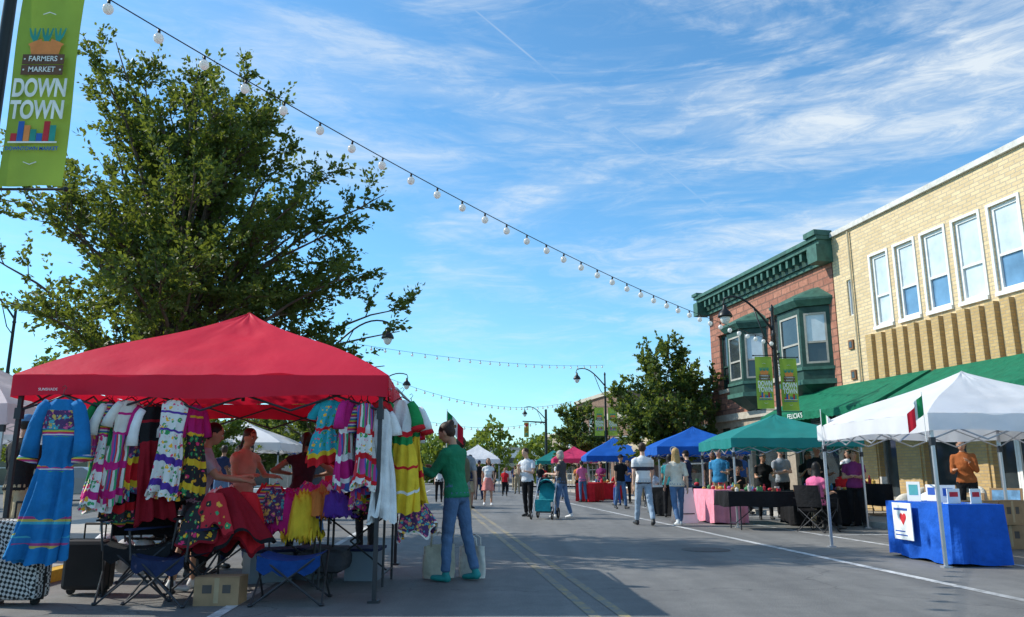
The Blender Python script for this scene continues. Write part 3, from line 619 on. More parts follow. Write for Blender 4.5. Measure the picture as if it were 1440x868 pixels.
for a,b in [(-8.3,-7.4),(-7.1,-6.1),(-5.8,-3.4),(-2.9,-.5)]: window(F,G,a,b,.5 if a!=-7.1 else .13,2.9,.2,.08,False,glass,fm=copd)
T.box(x0,x1,-.12,0,3.15,3.4,stone)
T.box(x0-.1,x1+.05,-.12,-.003,7.62,7.75,copper);T.box(x0-.1,x1+.05,-.2,-.003,7.753,8.15,copd);T.box(x0-.2,x1+.1,-.45,0,8.153,8.30,copper);T.box(x0-.28,x1+.14,-.54,.02,8.303,8.43,copper)
x=x0
while x<x1-.1: T.box(x,x+.13,-.40,-.203,7.88,8.15,copper);x+=.42
T.box(x1-.4,x1+.12,-.56,0,7.6,8.15,copper);T.box(x1-.45,x1+.16,-.62,.0,8.433,8.6,copper);T.box(x0-.3,x0+.1,-.56,0,7.6,8.15,copper);T.box(x0-.33,x0+.14,-.6,.0,8.433,8.55,copper)
def oriel(xa,xb):
    pr=.72;s=.55;pts=[(xa,0),(xa+s,-pr),(xb-s,-pr),(xb,0)]
    for (p,q) in zip(pts,pts[1:]):
        d=V((q[0]-p[0],q[1]-p[1],0));Ln=d.length;d.normalize();nn=V((-d.y,d.x,0))
        X=Matrix(((d.x,nn.x,0,p[0]),(d.y,nn.y,0,p[1]),(0,0,1,0),(0,0,0,1)))
        for m_ in(W,F,G,T): m_.X=X
        facade(T,0,Ln,4.0,6.3,[(.12,Ln-.12,4.5,6.1)],copd,dep=.1)
        window(F,G,.12,Ln-.12,4.5,6.1,.05,.06,True,glassl if Ln<1.1 else glass,glass,fm=M('cream_frame',(.40,.38,.33),.6));T.box(-.02,Ln+.02,-.05,-.002,4.3,4.40,copper)
        for m_ in(W,F,G,T): m_.X=None
    def poly(k,z): return [(xa-k,0.0,z),(xa+s-k*.5,-pr-k,z),(xb-s+k*.5,-pr-k,z),(xb+k,0.0,z)]
    def band(mb,A,B_,m):
        mb.add(A+B_,[(0,1,5,4),(1,2,6,5),(2,3,7,6),(3,2,1,0),(4,5,6,7)],m)
    band(T,poly(.08,6.32),poly(.22,6.5),copper);band(T,poly(.22,6.502),poly(.22,6.57),copper)
    band(T,poly(.21,6.572),[(xa+.5,0.0,7.0),(xa+s+.2,-.1,7.0),(xb-s-.2,-.1,7.0),(xb-.5,0.0,7.0)],copper)
    band(T,poly(.08,3.85),poly(.08,4.0),copper);band(T,[(xa+.5,0,3.42),(xa+s+.2,-.1,3.42),(xb-s-.2,-.1,3.42),(xb-.5,0,3.42)],poly(0,3.848),copd)
oriel(-2.75,-.35);oriel(-6.4,-4.2)
for mb_,nm in((W,'walls'),(F,'window_frames'),(G,'glass'),(T,'trim')): part(mb_,nm,B)
def shopblock(name,x,y,ang,L,D,H,wm,nw,floors,face=1):
    E=empty(name,(x,y,0),rad(ang));W=MB();F=MB();G=MB();T=MB();ops=[]
    fh=H/floors*.93
    for f in range(floors):
        for i in range(nw):
            c=L*(i+.5)/nw;ww=L/nw*(.36 if f==0 else .2);ops.append((c-ww,c+ww,f*fh+(.4 if f==0 else 1.0),f*fh+fh*.78))
    facade(W,0,L,0,H,ops,wm,dep=.2)
    for o in ops: window(F,G,*o,.12,.07,True,glass)
    W.quad((0,D,0),(0,0,0),(0,0,H),(0,D,H),wm);W.quad((L,0,0),(L,D,0),(L,D,H),(L,0,H),wm);W.quad((0,0,H-.1),(L,0,H-.1),(L,D,H-.1),(0,D,H-.1),roofm)
    T.box(-.1,L+.1,-.25,0,H-.25,H+.1,stone)
    awning(T,.3,L-.3,2.9,2.4,1.0,RG.choice([awng,M('awning_maroon',(.15,.03,.03),.8),M('awning_tan',(.4,.33,.22),.8)]))
    for mb_,nm in((W,'walls'),(F,'window_frames'),(G,'glass'),(T,'trim')): part(mb_,nm,E)
angb=math.degrees(math.atan2(e.y,e.x))
bb=brickmat('brown_brick',(.26,.15,.10),(.2,.11,.07),(.2,.17,.14));tb=brickmat('tan_brick',(.42,.34,.24),(.37,.29,.2),(.3,.27,.22))
def on(s): return P0+e*s
q=on(-22);shopblock('brown_shop_building',q.x,q.y,angb,13.1,10,4.4,bb,4,1)
shopblock('tan_shop_building',7.6,60,angb,13,12,4.2,tb,4,1)
shopblock('brown_corner_building',7.2,88,angb,14,14,9.0,bb,4,2)
shopblock('tan_corner_building',5.0,112,angb,16,14,6.5,tb,5,2)
shopblock('white_storefront_building',-7,125,0,11,10,5.2,whitep,4,1)
shopblock('cream_shop_building',-36,48,0,22,10,4.2,M('cream_stucco',(.5,.44,.34),.9),6,1)
# ------------------------------------------------------------------ canopies
frm=M('tent_frame_steel',(.50,.51,.53),.4,.1,metal=.7);frd=M('tent_frame_dark',(.05,.05,.055),.45,.1,metal=.4)
redc=canvasm('red',(.74,.016,.05),.26);whc=canvasm('white',(.86,.86,.88),.35);tealc=canvasm('teal',(.025,.27,.25),.3);bluc=canvasm('blue',(.012,.12,.52),.25);pinkw=canvasm('pinkwhite',(.78,.66,.68),.38)
def canopy(name,c,eave,peak,m,val=.26,fm=frm,z0=0,legs=True,logo=None,seed=0):
    E=empty(name);R=MB();S=MB();c=[V((p[0],p[1],0)) for p in c];cen=sum(c,V((0,0,0)))/4
    nu,nv=28,20
    for i in range(4):
        A=c[i];B_=c[(i+1)%4];g=[]
        for v in range(nv+1):
            for u in range(nu+1):
                fu,fv=u/nu,v/nv;p=A.lerp(B_,fu).lerp(cen,fv);k=math.sin(math.pi*fu)*(1-fv)
                z=eave+(peak-eave)*(fv**.95+.03*math.sin(math.pi*fv*2))-.085*k*math.sin(math.pi*fv)
                z+=.03*noise.noise(V((fu*5+seed,fv*7,i*7)))*math.sin(math.pi*fu)+.012*noise.noise(V((fu*16+seed,fv*5,i*3)))*math.sin(math.pi*fu)+.010*math.sin(fu*38)*math.exp(-fv*9)*math.sin(math.pi*fu)
                g.append((p.x,p.y,z))
        fs=[(v*(nu+1)+u,v*(nu+1)+u+1,(v+1)*(nu+1)+u+1,(v+1)*(nu+1)+u) for v in range(nv) for u in range(nu)]
        R.add(g,fs,m)
        d=(B_-A);nrm=V((d.y,-d.x,0)).normalized();vs=[];n=40
        for r in range(4):
            for u in range(n+1):
                fu=u/n;p=A.lerp(B_,fu)+nrm*((.016*math.sin(fu*23+i+seed)+.012*math.sin(fu*61))*r/3);vs.append((p.x,p.y,eave-val*r/3+(.018*math.sin(fu*math.pi*3+i) if r==3 else 0)))
        R.add(vs,[(r*(n+1)+u,(r+1)*(n+1)+u,(r+1)*(n+1)+u+1,r*(n+1)+u+1) for r in range(3) for u in range(n)],m)
        ins=.04
        A2=A.lerp(cen,ins);B2=B_.lerp(cen,ins)
        zt=eave-.05;zb=eave-.32;k=4
        for j in range(k):
            p=A2.lerp(B2,j/k);q=A2.lerp(B2,(j+1)/k)
            S.cone((p.x,p.y,zt),(q.x,q.y,zb),.011,.011,fm,5);S.cone((p.x,p.y,zb),(q.x,q.y,zt),.011,.011,fm,5)
        if legs:
            S.box(A2.x-.018,A2.x+.018,A2.y-.018,A2.y+.018,z0+.02,eave-.02,fm);S.box(A2.x-.05,A2.x+.05,A2.y-.05,A2.y+.05,z0,z0+.02,fm);S.box(A2.x-.03,A2.x+.03,A2.y-.03,A2.y+.03,eave-.4,eave-.3,frd)
        S.cone((A2.x,A2.y,eave-.06),(cen.x,cen.y,peak-.08),.012,.012,fm,5)
    S.cone((cen.x,cen.y,eave-.1),(cen.x,cen.y,peak-.05),.02,.02,fm,8)
    o=R.obj('canopy_cloth',smooth=True);o.parent=E
    o=S.obj('frame');o.parent=E
    if logo:
        t=text(logo[0],logo[1],whitep,E,logo[2],rot=(math.pi/2,0,logo[3]),name='valance_lettering')
    return E
canopy('red_canopy_tent',[(-4.58,7.15),(-1.14,7.2),(-1.40,10.3),(-4.85,10.25)],2.0,2.90,redc,.2,frd,logo=('SUNSHADE',.035,(-4.22,7.11,1.86),0))
canopy('white_canopy_tent',[(5.2,9.85),(8.25,10.1),(8.0,13.0),(4.9,12.7)],1.86,2.58,whc,.22,z0=0)
canopy('teal_canopy_tent',[(4.75,17.2),(7.55,17.0),(7.75,20.0),(4.75,20.2)],1.88,2.50,tealc,.2)
canopy('blue_canopy_tent',[(4.6,25.2),(7.5,25.0),(7.6,28),(4.6,28.2)],1.98,2.68,bluc,.25,logo=('O',.3,(5.1,25.1,1.86),-.1))
canopy('blue_canopy_tent',[(3.6,38.5),(6.6,38.3),(6.6,41.3),(3.6,41.5)],2.0,2.95,bluc,.25)
canopy('white_canopy_tent',[(-10.6,25),(-7.3,25),(-7.3,28),(-10.6,28)],2.1,2.85,whc,.25)
canopy('blue_canopy_tent',[(-8.2,29),(-5.2,29),(-5.2,32),(-8.2,32)],2.1,2.8,bluc,.25)
canopy('white_canopy_tent',[(-10.4,11.2),(-7.2,11.2),(-7.2,14.4),(-10.4,14.4)],2.1,2.95,pinkw,.3,z0=.0)
canopy('white_canopy_tent',[(-14.5,17),(-11.2,17),(-11.2,20),(-14.5,20)],2.15,3.1,whc,.3)
canopy('white_canopy_tent',[(-3.8,52),(-.8,52),(-.8,55),(-3.8,55)],2.1,3.1,whc,.25)
canopy('red_canopy_tent',[(2.6,50),(5.4,50),(5.4,53),(2.6,53)],2.1,2.9,canvasm('pink',(.7,.05,.15),.3),.25)
canopy('teal_canopy_tent',[(1.8,58),(4.4,58),(4.4,61),(1.8,61)],2.1,2.9,tealc,.25)
# ------------------------------------------------------------------ tables
def table(name,x,y,yaw,L,W,H,clothm=None,drop=None,z0=0,topm=None):
    mb=MB();tm=topm or M('table_plastic',(.55,.55,.53),.5,.05)
    mb.box(-L/2,L/2,-W/2,W/2,H-.045,H-.006,tm)
    for sx in(-1,1):
        xx=sx*(L/2-.25)
        for sy in(-1,1): mb.cone((xx,sy*(W/2-.08),0),(xx,sy*(W/2-.08),H-.045),.014,.014,frd,6)
        mb.cone((xx,-W/2+.08,.12),(xx,W/2-.08,.12),.011,.011,frd,6);mb.cone((xx,0,H-.06),(xx-sx*.4,0,H*.55),.01,.01,frd,6);mb.cone((xx,0,.12),(xx-sx*.4,0,H*.55),.01,.01,frd,6)
    if clothm:
        drop=drop or H-.03;per=[];n=44;mm=20
        for i in range(n): per.append((-L/2+L*i/n,-W/2))
        for i in range(mm): per.append((L/2,-W/2+W*i/mm))
        for i in range(n): per.append((L/2-L*i/n,W/2))
        for i in range(mm): per.append((-L/2,W/2-W*i/mm))
        k=len(per);vs=[];rows=8
        for r in range(rows+1):
            f=r/rows
            for i,(px,py_) in enumerate(per):
                s=1+(.02+.045*f*math.sin(i*.63)*math.sin(i*.21+1))/max(L,W)*2
                vs.append((px*s+ (0.012*f*math.sin(i*1.1)),py_*s*(1+.03*f),H+.002-drop*f-(0 if r==0 else .004)+.015*f*math.sin(i*.3)*(r==rows)))
        fs=[(r*k+i,(r+1)*k+i,(r+1)*k+(i+1)%k,r*k+(i+1)%k) for r in range(rows) for i in range(k)]
        fs.append(tuple(range(k)));mb.add(vs,fs,clothm)
    return mb.obj(name,loc=(x,y,z0),rz=rad(yaw))
table('folding_table',-2.5,8.35,0,1.7,.75,.76);table('folding_table',-1.65,8.55,0,1.2,.75,.76);table('folding_table',-3.6,9.6,0,1.8,.75,.76)
tb_=table('covered_table',5.70,10.72,-88,1.5,.68,.74,cloth('tablecloth_blue',(.015,.10,.48)))
pm=MB();paper=M('paper_white',(.8,.8,.77),.8,.05);heart=M('print_red',(.6,.03,.04),.7)
pm.box(-.24,.24,-.012,0,-.28,.20,paper)
for a,b,w in((-.02,.02,.045),(.06,.02,.045)): pm.ell((a,-.014,b),w,.004,w,heart,10,6)
pm.add([(-.06,-.016,.0),(.10,-.016,.0),(.02,-.016,-.09)],[(0,2,1)],heart);pm.box(-.2,.15,-.015,-.0125,.10,.13,M('print_blue',(.03,.1,.4),.7));pm.box(-.2,.05,-.015,-.0125,-.18,-.165,MC['print_blue']);pm.box(-.2,.1,-.015,-.0125,-.23,-.215,MC['print_blue'])
o=pm.obj('paper_sign',loc=(5.27,10.9,.53),rz=rad(-88))
for i,(px,py_,yw) in enumerate([(5.6,10.2,10),(5.75,10.6,-20),(5.55,11.1,-50),(5.85,10.15,20),(5.85,11.2,-70)]):
    s=MB();hh=.18+.04*(i%3);s.box(-.09,.09,-.005,.005,0,hh,paper);s.box(-.06,.06,-.008,-.0055,.08,hh-.04,(heart,MC['print_blue'],M('print_teal',(.1,.4,.4),.7))[i%3]);s.box(-.09,.09,-.005,.09,-.004,.004,paper)
    s.obj('leaflet_stand',loc=(px,py_,.747),rz=rad(yw))
table('covered_table',5.55,16.9,5,2.3,.75,.76,cloth('tablecloth_black',(.014,.014,.016)),.3);table('covered_table',4.95,19.2,92,1.7,.75,.76,cloth('tablecloth_pink',(.78,.28,.36)))
table('covered_table',4.55,22.6,60,1.6,.75,.76,black);table('covered_table',4.0,36,0,1.8,.75,.76,red);table('covered_table',6.2,24.4,0,1.8,.75,.76,navy);table('covered_table',3.3,33.8,70,1.6,.75,.76,red)
table('covered_table',7.0,18.1,0,1.6,.75,.76,black);table('covered_table',-5.6,20.2,0,1.8,.75,.76,white);table('covered_table',8.9,20.2,80,1.8,.75,.76,cloth('tablecloth_black',(0,0,0)),.5,z0=.12)
gr=random.Random(4);pal=[(.5,.03,.05),(.55,.35,.08),(.05,.2,.4),(.6,.56,.5),(.1,.28,.12),(.35,.1,.3),(.3,.15,.07)]
def goods(x0,x1,y0,y1,z,n,s=.09):
    mb=MB()
    for i in range(n):
        x=gr.uniform(x0,x1);y=gr.uniform(y0,y1);m=M('goods_%d'%(i%7),pal[i%7],.6,.3,20);w=gr.uniform(.4,1)*s;hh=gr.uniform(.5,1.8)*s
        if i%3==0: mb.lathe(x,y,[(z,w*.5),(z+hh*.6,w*.55),(z+hh*.8,w*.25),(z+hh,w*.25)],m,8)
        elif i%3==1: mb.box(x-w*.6,x+w*.6,y-w*.4,y+w*.4,z,z+hh,m)
        else: mb.ell((x,y,z+w*.5),w*.7,w*.6,w*.5,m,8,6)
    mb.obj('table_goods',smooth=False)
goods(4.6,6.5,16.65,17.15,.765,36);goods(4.7,5.2,18.5,19.9,.765,24);goods(6.4,7.6,17.9,18.3,.765,20);goods(5.5,6.9,24.2,24.6,.765,18,.13);goods(4.3,4.8,22.1,23.1,.765,14,.12);goods(3.4,4.6,35.8,36.2,.765,12,.14);goods(8.7,9.1,19.5,21,.885,16,.12)
# ------------------------------------------------------------------ garments
def dress(name,x,y,zt,H,W,yaw,bands,slm=None,sl=.26,seed=0,waist=.4,sh=.17,cuff=None,fl=.06,sr=.034):
    mb=MB();n=52;rows=42;vs=[];fs=[];ms=[]
    for j in range(rows+1):
        v=j/rows
        if v<.05: w=sh*(.45+.55*v/.05)
        elif v<waist: w=sh*(1-.18*(v-.05)/(waist-.05))
        else:
            q=(v-waist)/(1-waist);w=sh*.82+(W-sh*.82)*(q**.75)
        d=.03+.045*v*(W/.25);k=max(0,v-waist*.4)
        for i in range(n):
            a=2*math.pi*i/n;rp=1+.10*k*math.sin(9*a+seed+v*2)+.03*math.sin(5*a+v*14+seed)
            tw=.05*math.sin(v*3+seed)*v
            vs.append((math.cos(a)*w*rp+tw,math.sin(a)*d*(1+.9*k*math.sin(9*a+seed+v*2+.6)+.5*k*math.sin(14*a+seed*2)+.25*math.sin(6*a+v*9+seed)),-H*v+.014*math.sin(9*a+seed)*v+.03*math.sin(2*a+seed)*v))
    for j in range(rows):
        v=(j+.5)/rows;m=bands[-1][1]
        for b in bands:
            if v<=b[0]: m=b[1];break
        for i in range(n):
            fs.append((j*n+i,(j+1)*n+i,(j+1)*n+(i+1)%n,j*n+(i+1)%n));ms.append(m)
    mb.add(vs,fs,ms)
    if slm:
        for s in(-1,1):
            w_=.03*math.sin(seed*3+s)
            e0=(s*(sh+fl*.8),w_,-.09-sl)
            pts=[(s*sh*.72,0,-.03),(s*(sh*.98),0,-.075),(s*(sh+fl*.45),w_*.4,-.10-sl*.3),(s*(sh+fl*.7),w_*.8,-.09-sl*.65),e0]
            mb.tube(pts,sr,sr*1.5,slm,12)
            if cuff: mb.tube([e0,(e0[0]+s*.01,e0[1],e0[2]-.035)],sr*1.55,sr*1.7,cuff,12)
    hg=M('hanger',(.05,.05,.05),.4);mb.tube([(-sh*.9,0,-.03),(0,0,.035),(sh*.9,0,-.03)],.006,.006,hg,5);mb.tube([(0,0,.03),(0,0,.08),(.02,0,.105),(0,0,.125),(-.02,0,.11)],.003,.003,hg,5)
    o=mb.obj(name,smooth=True,loc=(x,y,zt),rz=rad(yaw));o.rotation_euler=(rad(3*math.sin(seed*5)),rad(5*math.sin(seed*2.3)) if name=='hanging_dress' else 0,rad(yaw));return o
bl1=cl('dress_blue',(.015,.17,.42));bl2=stripes('ribbon_blue',[(.015,.17,.42),(.05,.38,.5),(.5,.42,.1),(.4,.05,.2),(.015,.17,.42)],.11)
fl1=flower('white',(.72,.70,.67),26);fl2=flower('black',(.02,.02,.025),24);fl3=flower('turquoise',(.03,.36,.44),34);fl4=flower('red',(.5,.015,.03),15,((.8,.4,.05),(.02,.02,.02),(.03,.3,.12)),.5);fl5=flower('magenta',(.5,.03,.2),26,((.8,.5,.06),(.75,.7,.65),(.05,.22,.45)));fl6=flower('mixed',(.08,.03,.12),30,((.65,.1,.25),(.6,.42,.1),(.05,.33,.42)),.9)
rib=stripes('ribbon_rainbow',[(.6,.03,.05),(.7,.5,.06),(.03,.3,.12),(.05,.1,.42),(.68,.66,.62),(.5,.05,.25)],.06);ribv=stripes('ribbon_vertical',[(.6,.03,.05),(.68,.66,.62),(.03,.3,.12),(.5,.05,.25),(.05,.1,.35)],.07,'X',.03)
yel=cl('yellow',(.78,.54,.04));mag=cl('magenta',(.52,.02,.19));grn=cl('bright_green',(.02,.27,.08));tur=cl('turquoise',(.02,.30,.36));purp=cl('purple',(.10,.04,.3));dred=cl('dark_red',(.26,.01,.02));cream=cl('muslin',(.66,.63,.57))
dress('blue_embroidered_dress',-4.02,7.02,1.76,1.38,.25,4,[(.06,bl1),(.2,fl6),(.23,rib),(.44,bl1),(.46,rib),(.74,bl1),(.775,bl2),(.86,bl1),(.895,bl2),(1,bl1)],bl1,.42,1,.38,sh=.155,cuff=rib,fl=.10,sr=.05)
specs=[(-3.80,7.35,grn,fl5,rib,.85,grn),(-3.71,7.28,rib,fl1,mag,.95,cream),(-3.62,7.38,black,fl2,red,1.0,grn),(-3.53,7.27,cream,ribv,mag,.92,cream),(-3.44,7.40,red,fl6,yel,.8,mag),(-3.34,7.30,black,dred,dred,1.04,white),(-3.10,7.24,fl1,fl1,purp,.86,None),(-3.0,7.45,mag,fl2,yel,.85,mag),(-3.65,7.6,red,rib,white,1.05,red),(-3.4,7.65,fl6,black,red,1.05,black),(-3.25,7.5,white,black,red,.95,white),(-3.9,7.6,grn,fl2,yel,.8,white)]
for i,(x,y,a,b,c_,H,sm_) in enumerate(specs): dress('hanging_dress',x,y,1.77-.025*(i%3),H,.13+.025*(i%3),(55+18*math.sin(i*2)) if i!=6 else 8,[(.12,a),(.15,c_),(.3,a),(.34,c_),(.60,b),(.66,c_),(.86,b if i%2 else a),(.92,c_),(1,b)],sm_,.16+.05*(i%3),i,sh=.12)
dress('turquoise_outfit',-1.70,7.3,1.78,.58,.17,0,[(.1,tur),(.42,fl3),(.47,red),(.82,fl3),(.88,yel),(1,red)],tur,.08,3,.5,sh=.11)
specs=[(-1.50,7.3,mag,ribv,white,.8,mag),(-1.42,7.4,rib,ribv,purp,.85,rib),(-1.34,7.25,ribv,fl1,red,.75,None),(-1.24,7.45,red,ribv,black,.8,red),(-1.40,7.6,ribv,fl5,yel,.95,mag),(-1.30,7.7,dred,fl2,rib,.95,black),(-1.56,7.5,purp,rib,mag,.7,None)]
for i,(x,y,a,b,c_,H,sm_) in enumerate(specs): dress('hanging_dress',x,y,1.78-.02*(i%3),H,.12+.02*(i%2),60+15*math.sin(i*2),[(.3,a),(.38,c_),(.62,b),(.7,c_),(.88,a),(.94,c_),(1,b)],sm_,.18,i+4,sh=.11)
dress('white_folk_dress',-1.22,7.35,1.70,1.0,.13,30,[(.3,white),(1,white)],white,.15,6,sh=.11)
dress('yellow_folk_dress',-1.06,7.55,1.80,1.03,.23,-12,[(.28,white),(.33,red),(.40,grn),(.6,yel),(.63,red),(.8,yel),(.83,white),(1,yel)],grn,.16,7,sh=.12,cuff=red,sr=.042)
dress('yellow_folk_dress',-1.02,7.95,1.78,.95,.21,-20,[(.1,grn),(.2,white),(.28,red),(.33,grn),(.7,yel),(.75,red),(1,yel)],white,.16,9,sh=.12,cuff=red,sr=.042)
for i,(x,y) in enumerate([(-1.08,8.4),(-1.10,8.8),(-1.14,9.25),(-1.18,9.6)]): dress('hanging_dress',x,y,1.78,.9,.16,70,[(.3,(mag,rib,fl6,fl1)[i]),(.4,yel),(.8,(ribv,fl5,fl2,rib)[i]),(1,(purp,red,mag,tur)[i])],(mag,red,grn,white)[i],.2,i+11,sh=.12)
g=MB();g.tube([(-4.3,7.25,1.88),(-3.7,7.3,1.86),(-2.9,7.33,1.88)],.012,.012,frm,6);g.tube([(-1.9,7.3,1.88),(-1.12,7.3,1.88)],.012,.012,frm,6);g.tube([(-1.08,7.3,1.89),(-1.18,10,1.89)],.012,.012,frm,6);g.obj('garment_rail')
def heap(name,x,y,z,sx,sy,h,m,seed=0,drop=0,dx=0):
    mb=MB();n=34;vs=[]
    for j in range(n+1):
        for i in range(n+1):
            u=i/n*2-1;v=j/n*2-1;r=min(1,math.hypot(u,v));f=(1-r**3)
            p=noise.noise(V((u*2.2+seed*3,v*2.2,seed)));q=noise.noise(V((u*6+seed,v*6,seed*2)));q2=abs(noise.noise(V((u*4+seed*5,v*4,seed))))
            k=1+.25*noise.noise(V((math.atan2(v,u)*1.5,seed,0)))
            vs.append((u*sx*k,v*sy*k,h*f*(.75+.7*p)+.05*q*f+.07*q2*f-drop*max(0,r-.72)/.28*(1+.5*q)+.004))
    mb.add(vs,[(j*(n+1)+i,j*(n+1)+i+1,(j+1)*(n+1)+i+1,(j+1)*(n+1)+i) for j in range(n) for i in range(n)],m)
    o=mb.obj(name,smooth=True,loc=(x,y,z),rz=seed*.7);return o
hpk=cl('hot_pink',(.62,.05,.25))
for i,(x,y,z,sx,sy,h_,m_,dr) in enumerate([(-2.25,8.1,.76,.27,.24,.16,mag,.2),(-2.05,7.96,.78,.2,.15,.14,yel,.28),(-1.85,8.25,.76,.3,.25,.2,fl1,0),(-1.6,8.35,.76,.3,.22,.16,grn,0),(-2.0,8.3,.87,.22,.18,.14,hpk,0),(-2.45,8.15,.80,.22,.2,.18,rib,.1),(-1.4,8.3,.76,.25,.22,.12,fl2,.1),(-1.75,8.0,.8,.2,.16,.12,purp,.1),(-1.25,8.5,.76,.25,.2,.18,white,0),(-2.2,8.45,.82,.3,.2,.17,fl5,0),(-1.9,8.0,.84,.16,.13,.12,orange,.14),(-2.35,8.0,.82,.17,.14,.12,fl6,.16),(-1.55,8.15,.84,.2,.17,.1,black,.1),(-2.5,8.4,.85,.2,.16,.14,red,0),(-1.8,8.4,.95,.18,.15,.12,hpk,0),(-3.4,9.5,.76,.4,.25,.2,fl1,0),(-3.9,9.6,.76,.35,.25,.2,mag,0)]):
    heap('folded_skirt',x,y,z,sx,sy,h_,m_,i+1,dr)
def drape(name,x,y,z,R1,H,m,trim,seed,tilt=0,ell=.6,ty=-12):
    mb=MB();n=72;rows=18;vs=[];ms=[];fs=[]
    for j in range(rows+1):
        v=j/rows
        for i in range(n):
            a=2*math.pi*i/n;r=(.06+(R1-.06)*v**.8)*(1+.10*v*math.sin(7*a+seed)+.05*v*math.sin(15*a+seed*2)+.12*v*math.sin(2*a+seed));vs.append((r*math.cos(a),r*math.sin(a)*ell,-H*v**1.2*(1+.15*math.sin(3*a+seed))+.03*v*math.sin(7*a+seed+1)))
    for j in range(rows):
        for i in range(n): fs.append((j*n+i,(j+1)*n+i,(j+1)*n+(i+1)%n,j*n+(i+1)%n));ms.append(trim if j in(rows-1,) else m)
    mb.add(vs,fs,ms);o=mb.obj(name,smooth=True,loc=(x,y,z),rz=0);o.rotation_euler=(rad(tilt),rad(ty),0);return o
drape('embroidered_skirt',-2.68,7.5,.98,.33,.52,dred,black,2);drape('embroidered_skirt',-2.90,7.42,.84,.28,.34,fl2,dred,6,ty=-25);drape('embroidered_skirt',-2.50,7.62,.94,.24,.48,red,dred,4,ty=5);drape('embroidered_skirt',-2.72,7.36,.94,.18,.34,fl4,dred,9,ty=0)
drape('embroidered_skirt',-1.02,8.15,.86,.22,.34,fl6,fl1,5)
def campchair(name,x,y,yaw,m,sh=.44,arms=True,back=True):
    mb=MB();w=.27;fm=frd
    n=8;vs=[];
    for j in range(n+1):
        for i in range(n+1):
            u=i/n*2-1;v=j/n*2-1;vs.append((u*w,v*.24,sh-.05*(1-u*u)))
    mb.add(vs,[(j*(n+1)+i,j*(n+1)+i+1,(j+1)*(n+1)+i+1,(j+1)*(n+1)+i) for j in range(n) for i in range(n)],m)
    vs=[]
    for j in range(3):
        for i in range(9):
            u=i/4-1;vs.append((u*w,-.242-.01*math.sin(i*1.7),sh-.05*(1-u*u)-.06*j*(1+.25*math.sin(i*2.2))))
    mb.add(vs,[(j*9+i,j*9+i+1,(j+1)*9+i+1,(j+1)*9+i) for j in range(2) for i in range(8)],m)
    for s in(-1,1):
        mb.cone((s*.3,-.26,0),(-s*.26,-.23,sh),.01,.01,fm,6);mb.cone((s*.3,.26,0),(-s*.26,.23,sh),.01,.01,fm,6)
        mb.cone((s*.3,-.26,0),(s*.27,.24,sh),.01,.01,fm,6);mb.cone((s*.3,.26,0),(s*.27,-.24,sh),.01,.01,fm,6)
        mb.ell((s*.3,-.26,.015),.025,.025,.015,fm,8,4);mb.ell((s*.3,.26,.015),.025,.025,.015,fm,8,4)
        if arms: mb.cone((s*.28,-.24,sh-.05),(s*.31,-.25,sh+.2),.01,.01,fm,6);mb.box(s*.31-.04,s*.31+.04,-.27,.26,sh+.2,sh+.215,m)
        if back: mb.cone((s*.27,.23,sh-.05),(s*.28,.30,sh+.46),.01,.01,fm,6)
    if back:
        vs=[]
        for j in range(5):
            for i in range(9):
                u=i/4-1;vs.append((u*.28,.25+.02*j+.05*(1-u*u),sh+.04+.105*j))
        mb.add(vs,[(j*9+i,j*9+i+1,(j+1)*9+i+1,(j+1)*9+i) for j in range(4) for i in range(8)],m)
    return mb.obj(name,smooth=False,loc=(x,y,0),rz=rad(yaw))
campchair('camp_chair',-3.4,7.45,20,black,.5);campchair('camp_chair',-3.0,7.3,-15,navy,.42,back=False);campchair('camp_chair',-1.95,7.3,5,cl('chair_blue',(.01,.05,.2)),.42,arms=False,back=False)
campchair('camp_chair',-3.78,8.75,80,black,.46);campchair('camp_chair',6.05,16.0,125,black,.44);campchair('camp_chair',7.85,19.0,20,black,.44);campchair('camp_chair',6.5,23.15,10,black,.44);campchair('camp_chair',4.9,27.95,-10,navy,.44)
def check():
    m,t,bs,out=newmat('houndstooth_fabric');tc=t.n('ShaderNodeTexCoord');ck=t.n('ShaderNodeTexChecker');ck.inputs['Scale'].default_value=38
    ck.inputs['Color1'].default_value=(.02,.02,.02,1);ck.inputs['Color2'].default_value=(.6,.58,.56,1);mp=t.n('ShaderNodeMapping');mp.inputs['Rotation'].default_value=(0,.6,.1);t.l(tc.outputs['Object'],mp.inputs[0]);t.l(mp.outputs[0],ck.inputs[0]);t.l(ck.outputs[0],bs.inputs['Base Color']);bs.inputs['Roughness'].default_value=.8;return m
def suitcase(x,y,yaw,w,d,h,m):
    E=empty('suitcase',(x,y,0),rad(yaw));b=MB();b.box(-w/2,w/2,-d/2,d/2,.05,h,m);o=b.obj('body',bevel=.04,parent=E)
    t=MB();k=M('luggage_trim',(.02,.02,.02),.5)
    t.box(-w/2-.006,w/2+.006,-.012,.012,.046,h+.006,k)
    for sx in(-1,1):
        t.cone((sx*w*.38,-.02,.035),(sx*w*.38,.02,.035),.035,.035,k,10);t.cone((sx*.1,.04,h),(sx*.1,.04,h+.14),.008,.008,k,6)
    t.tube([(-.1,.04,h+.14),(.1,.04,h+.14)],.012,.012,k,6);t.obj('trim_and_handle',parent=E)
suitcase(-4.32,7.15,0,.50,.26,.72,check());suitcase(-4.0,7.75,0,.4,.25,.5,M('suitcase_black',(.02,.02,.022),.6))
card=M('cardboard',(.36,.22,.12),.85,.15,8)
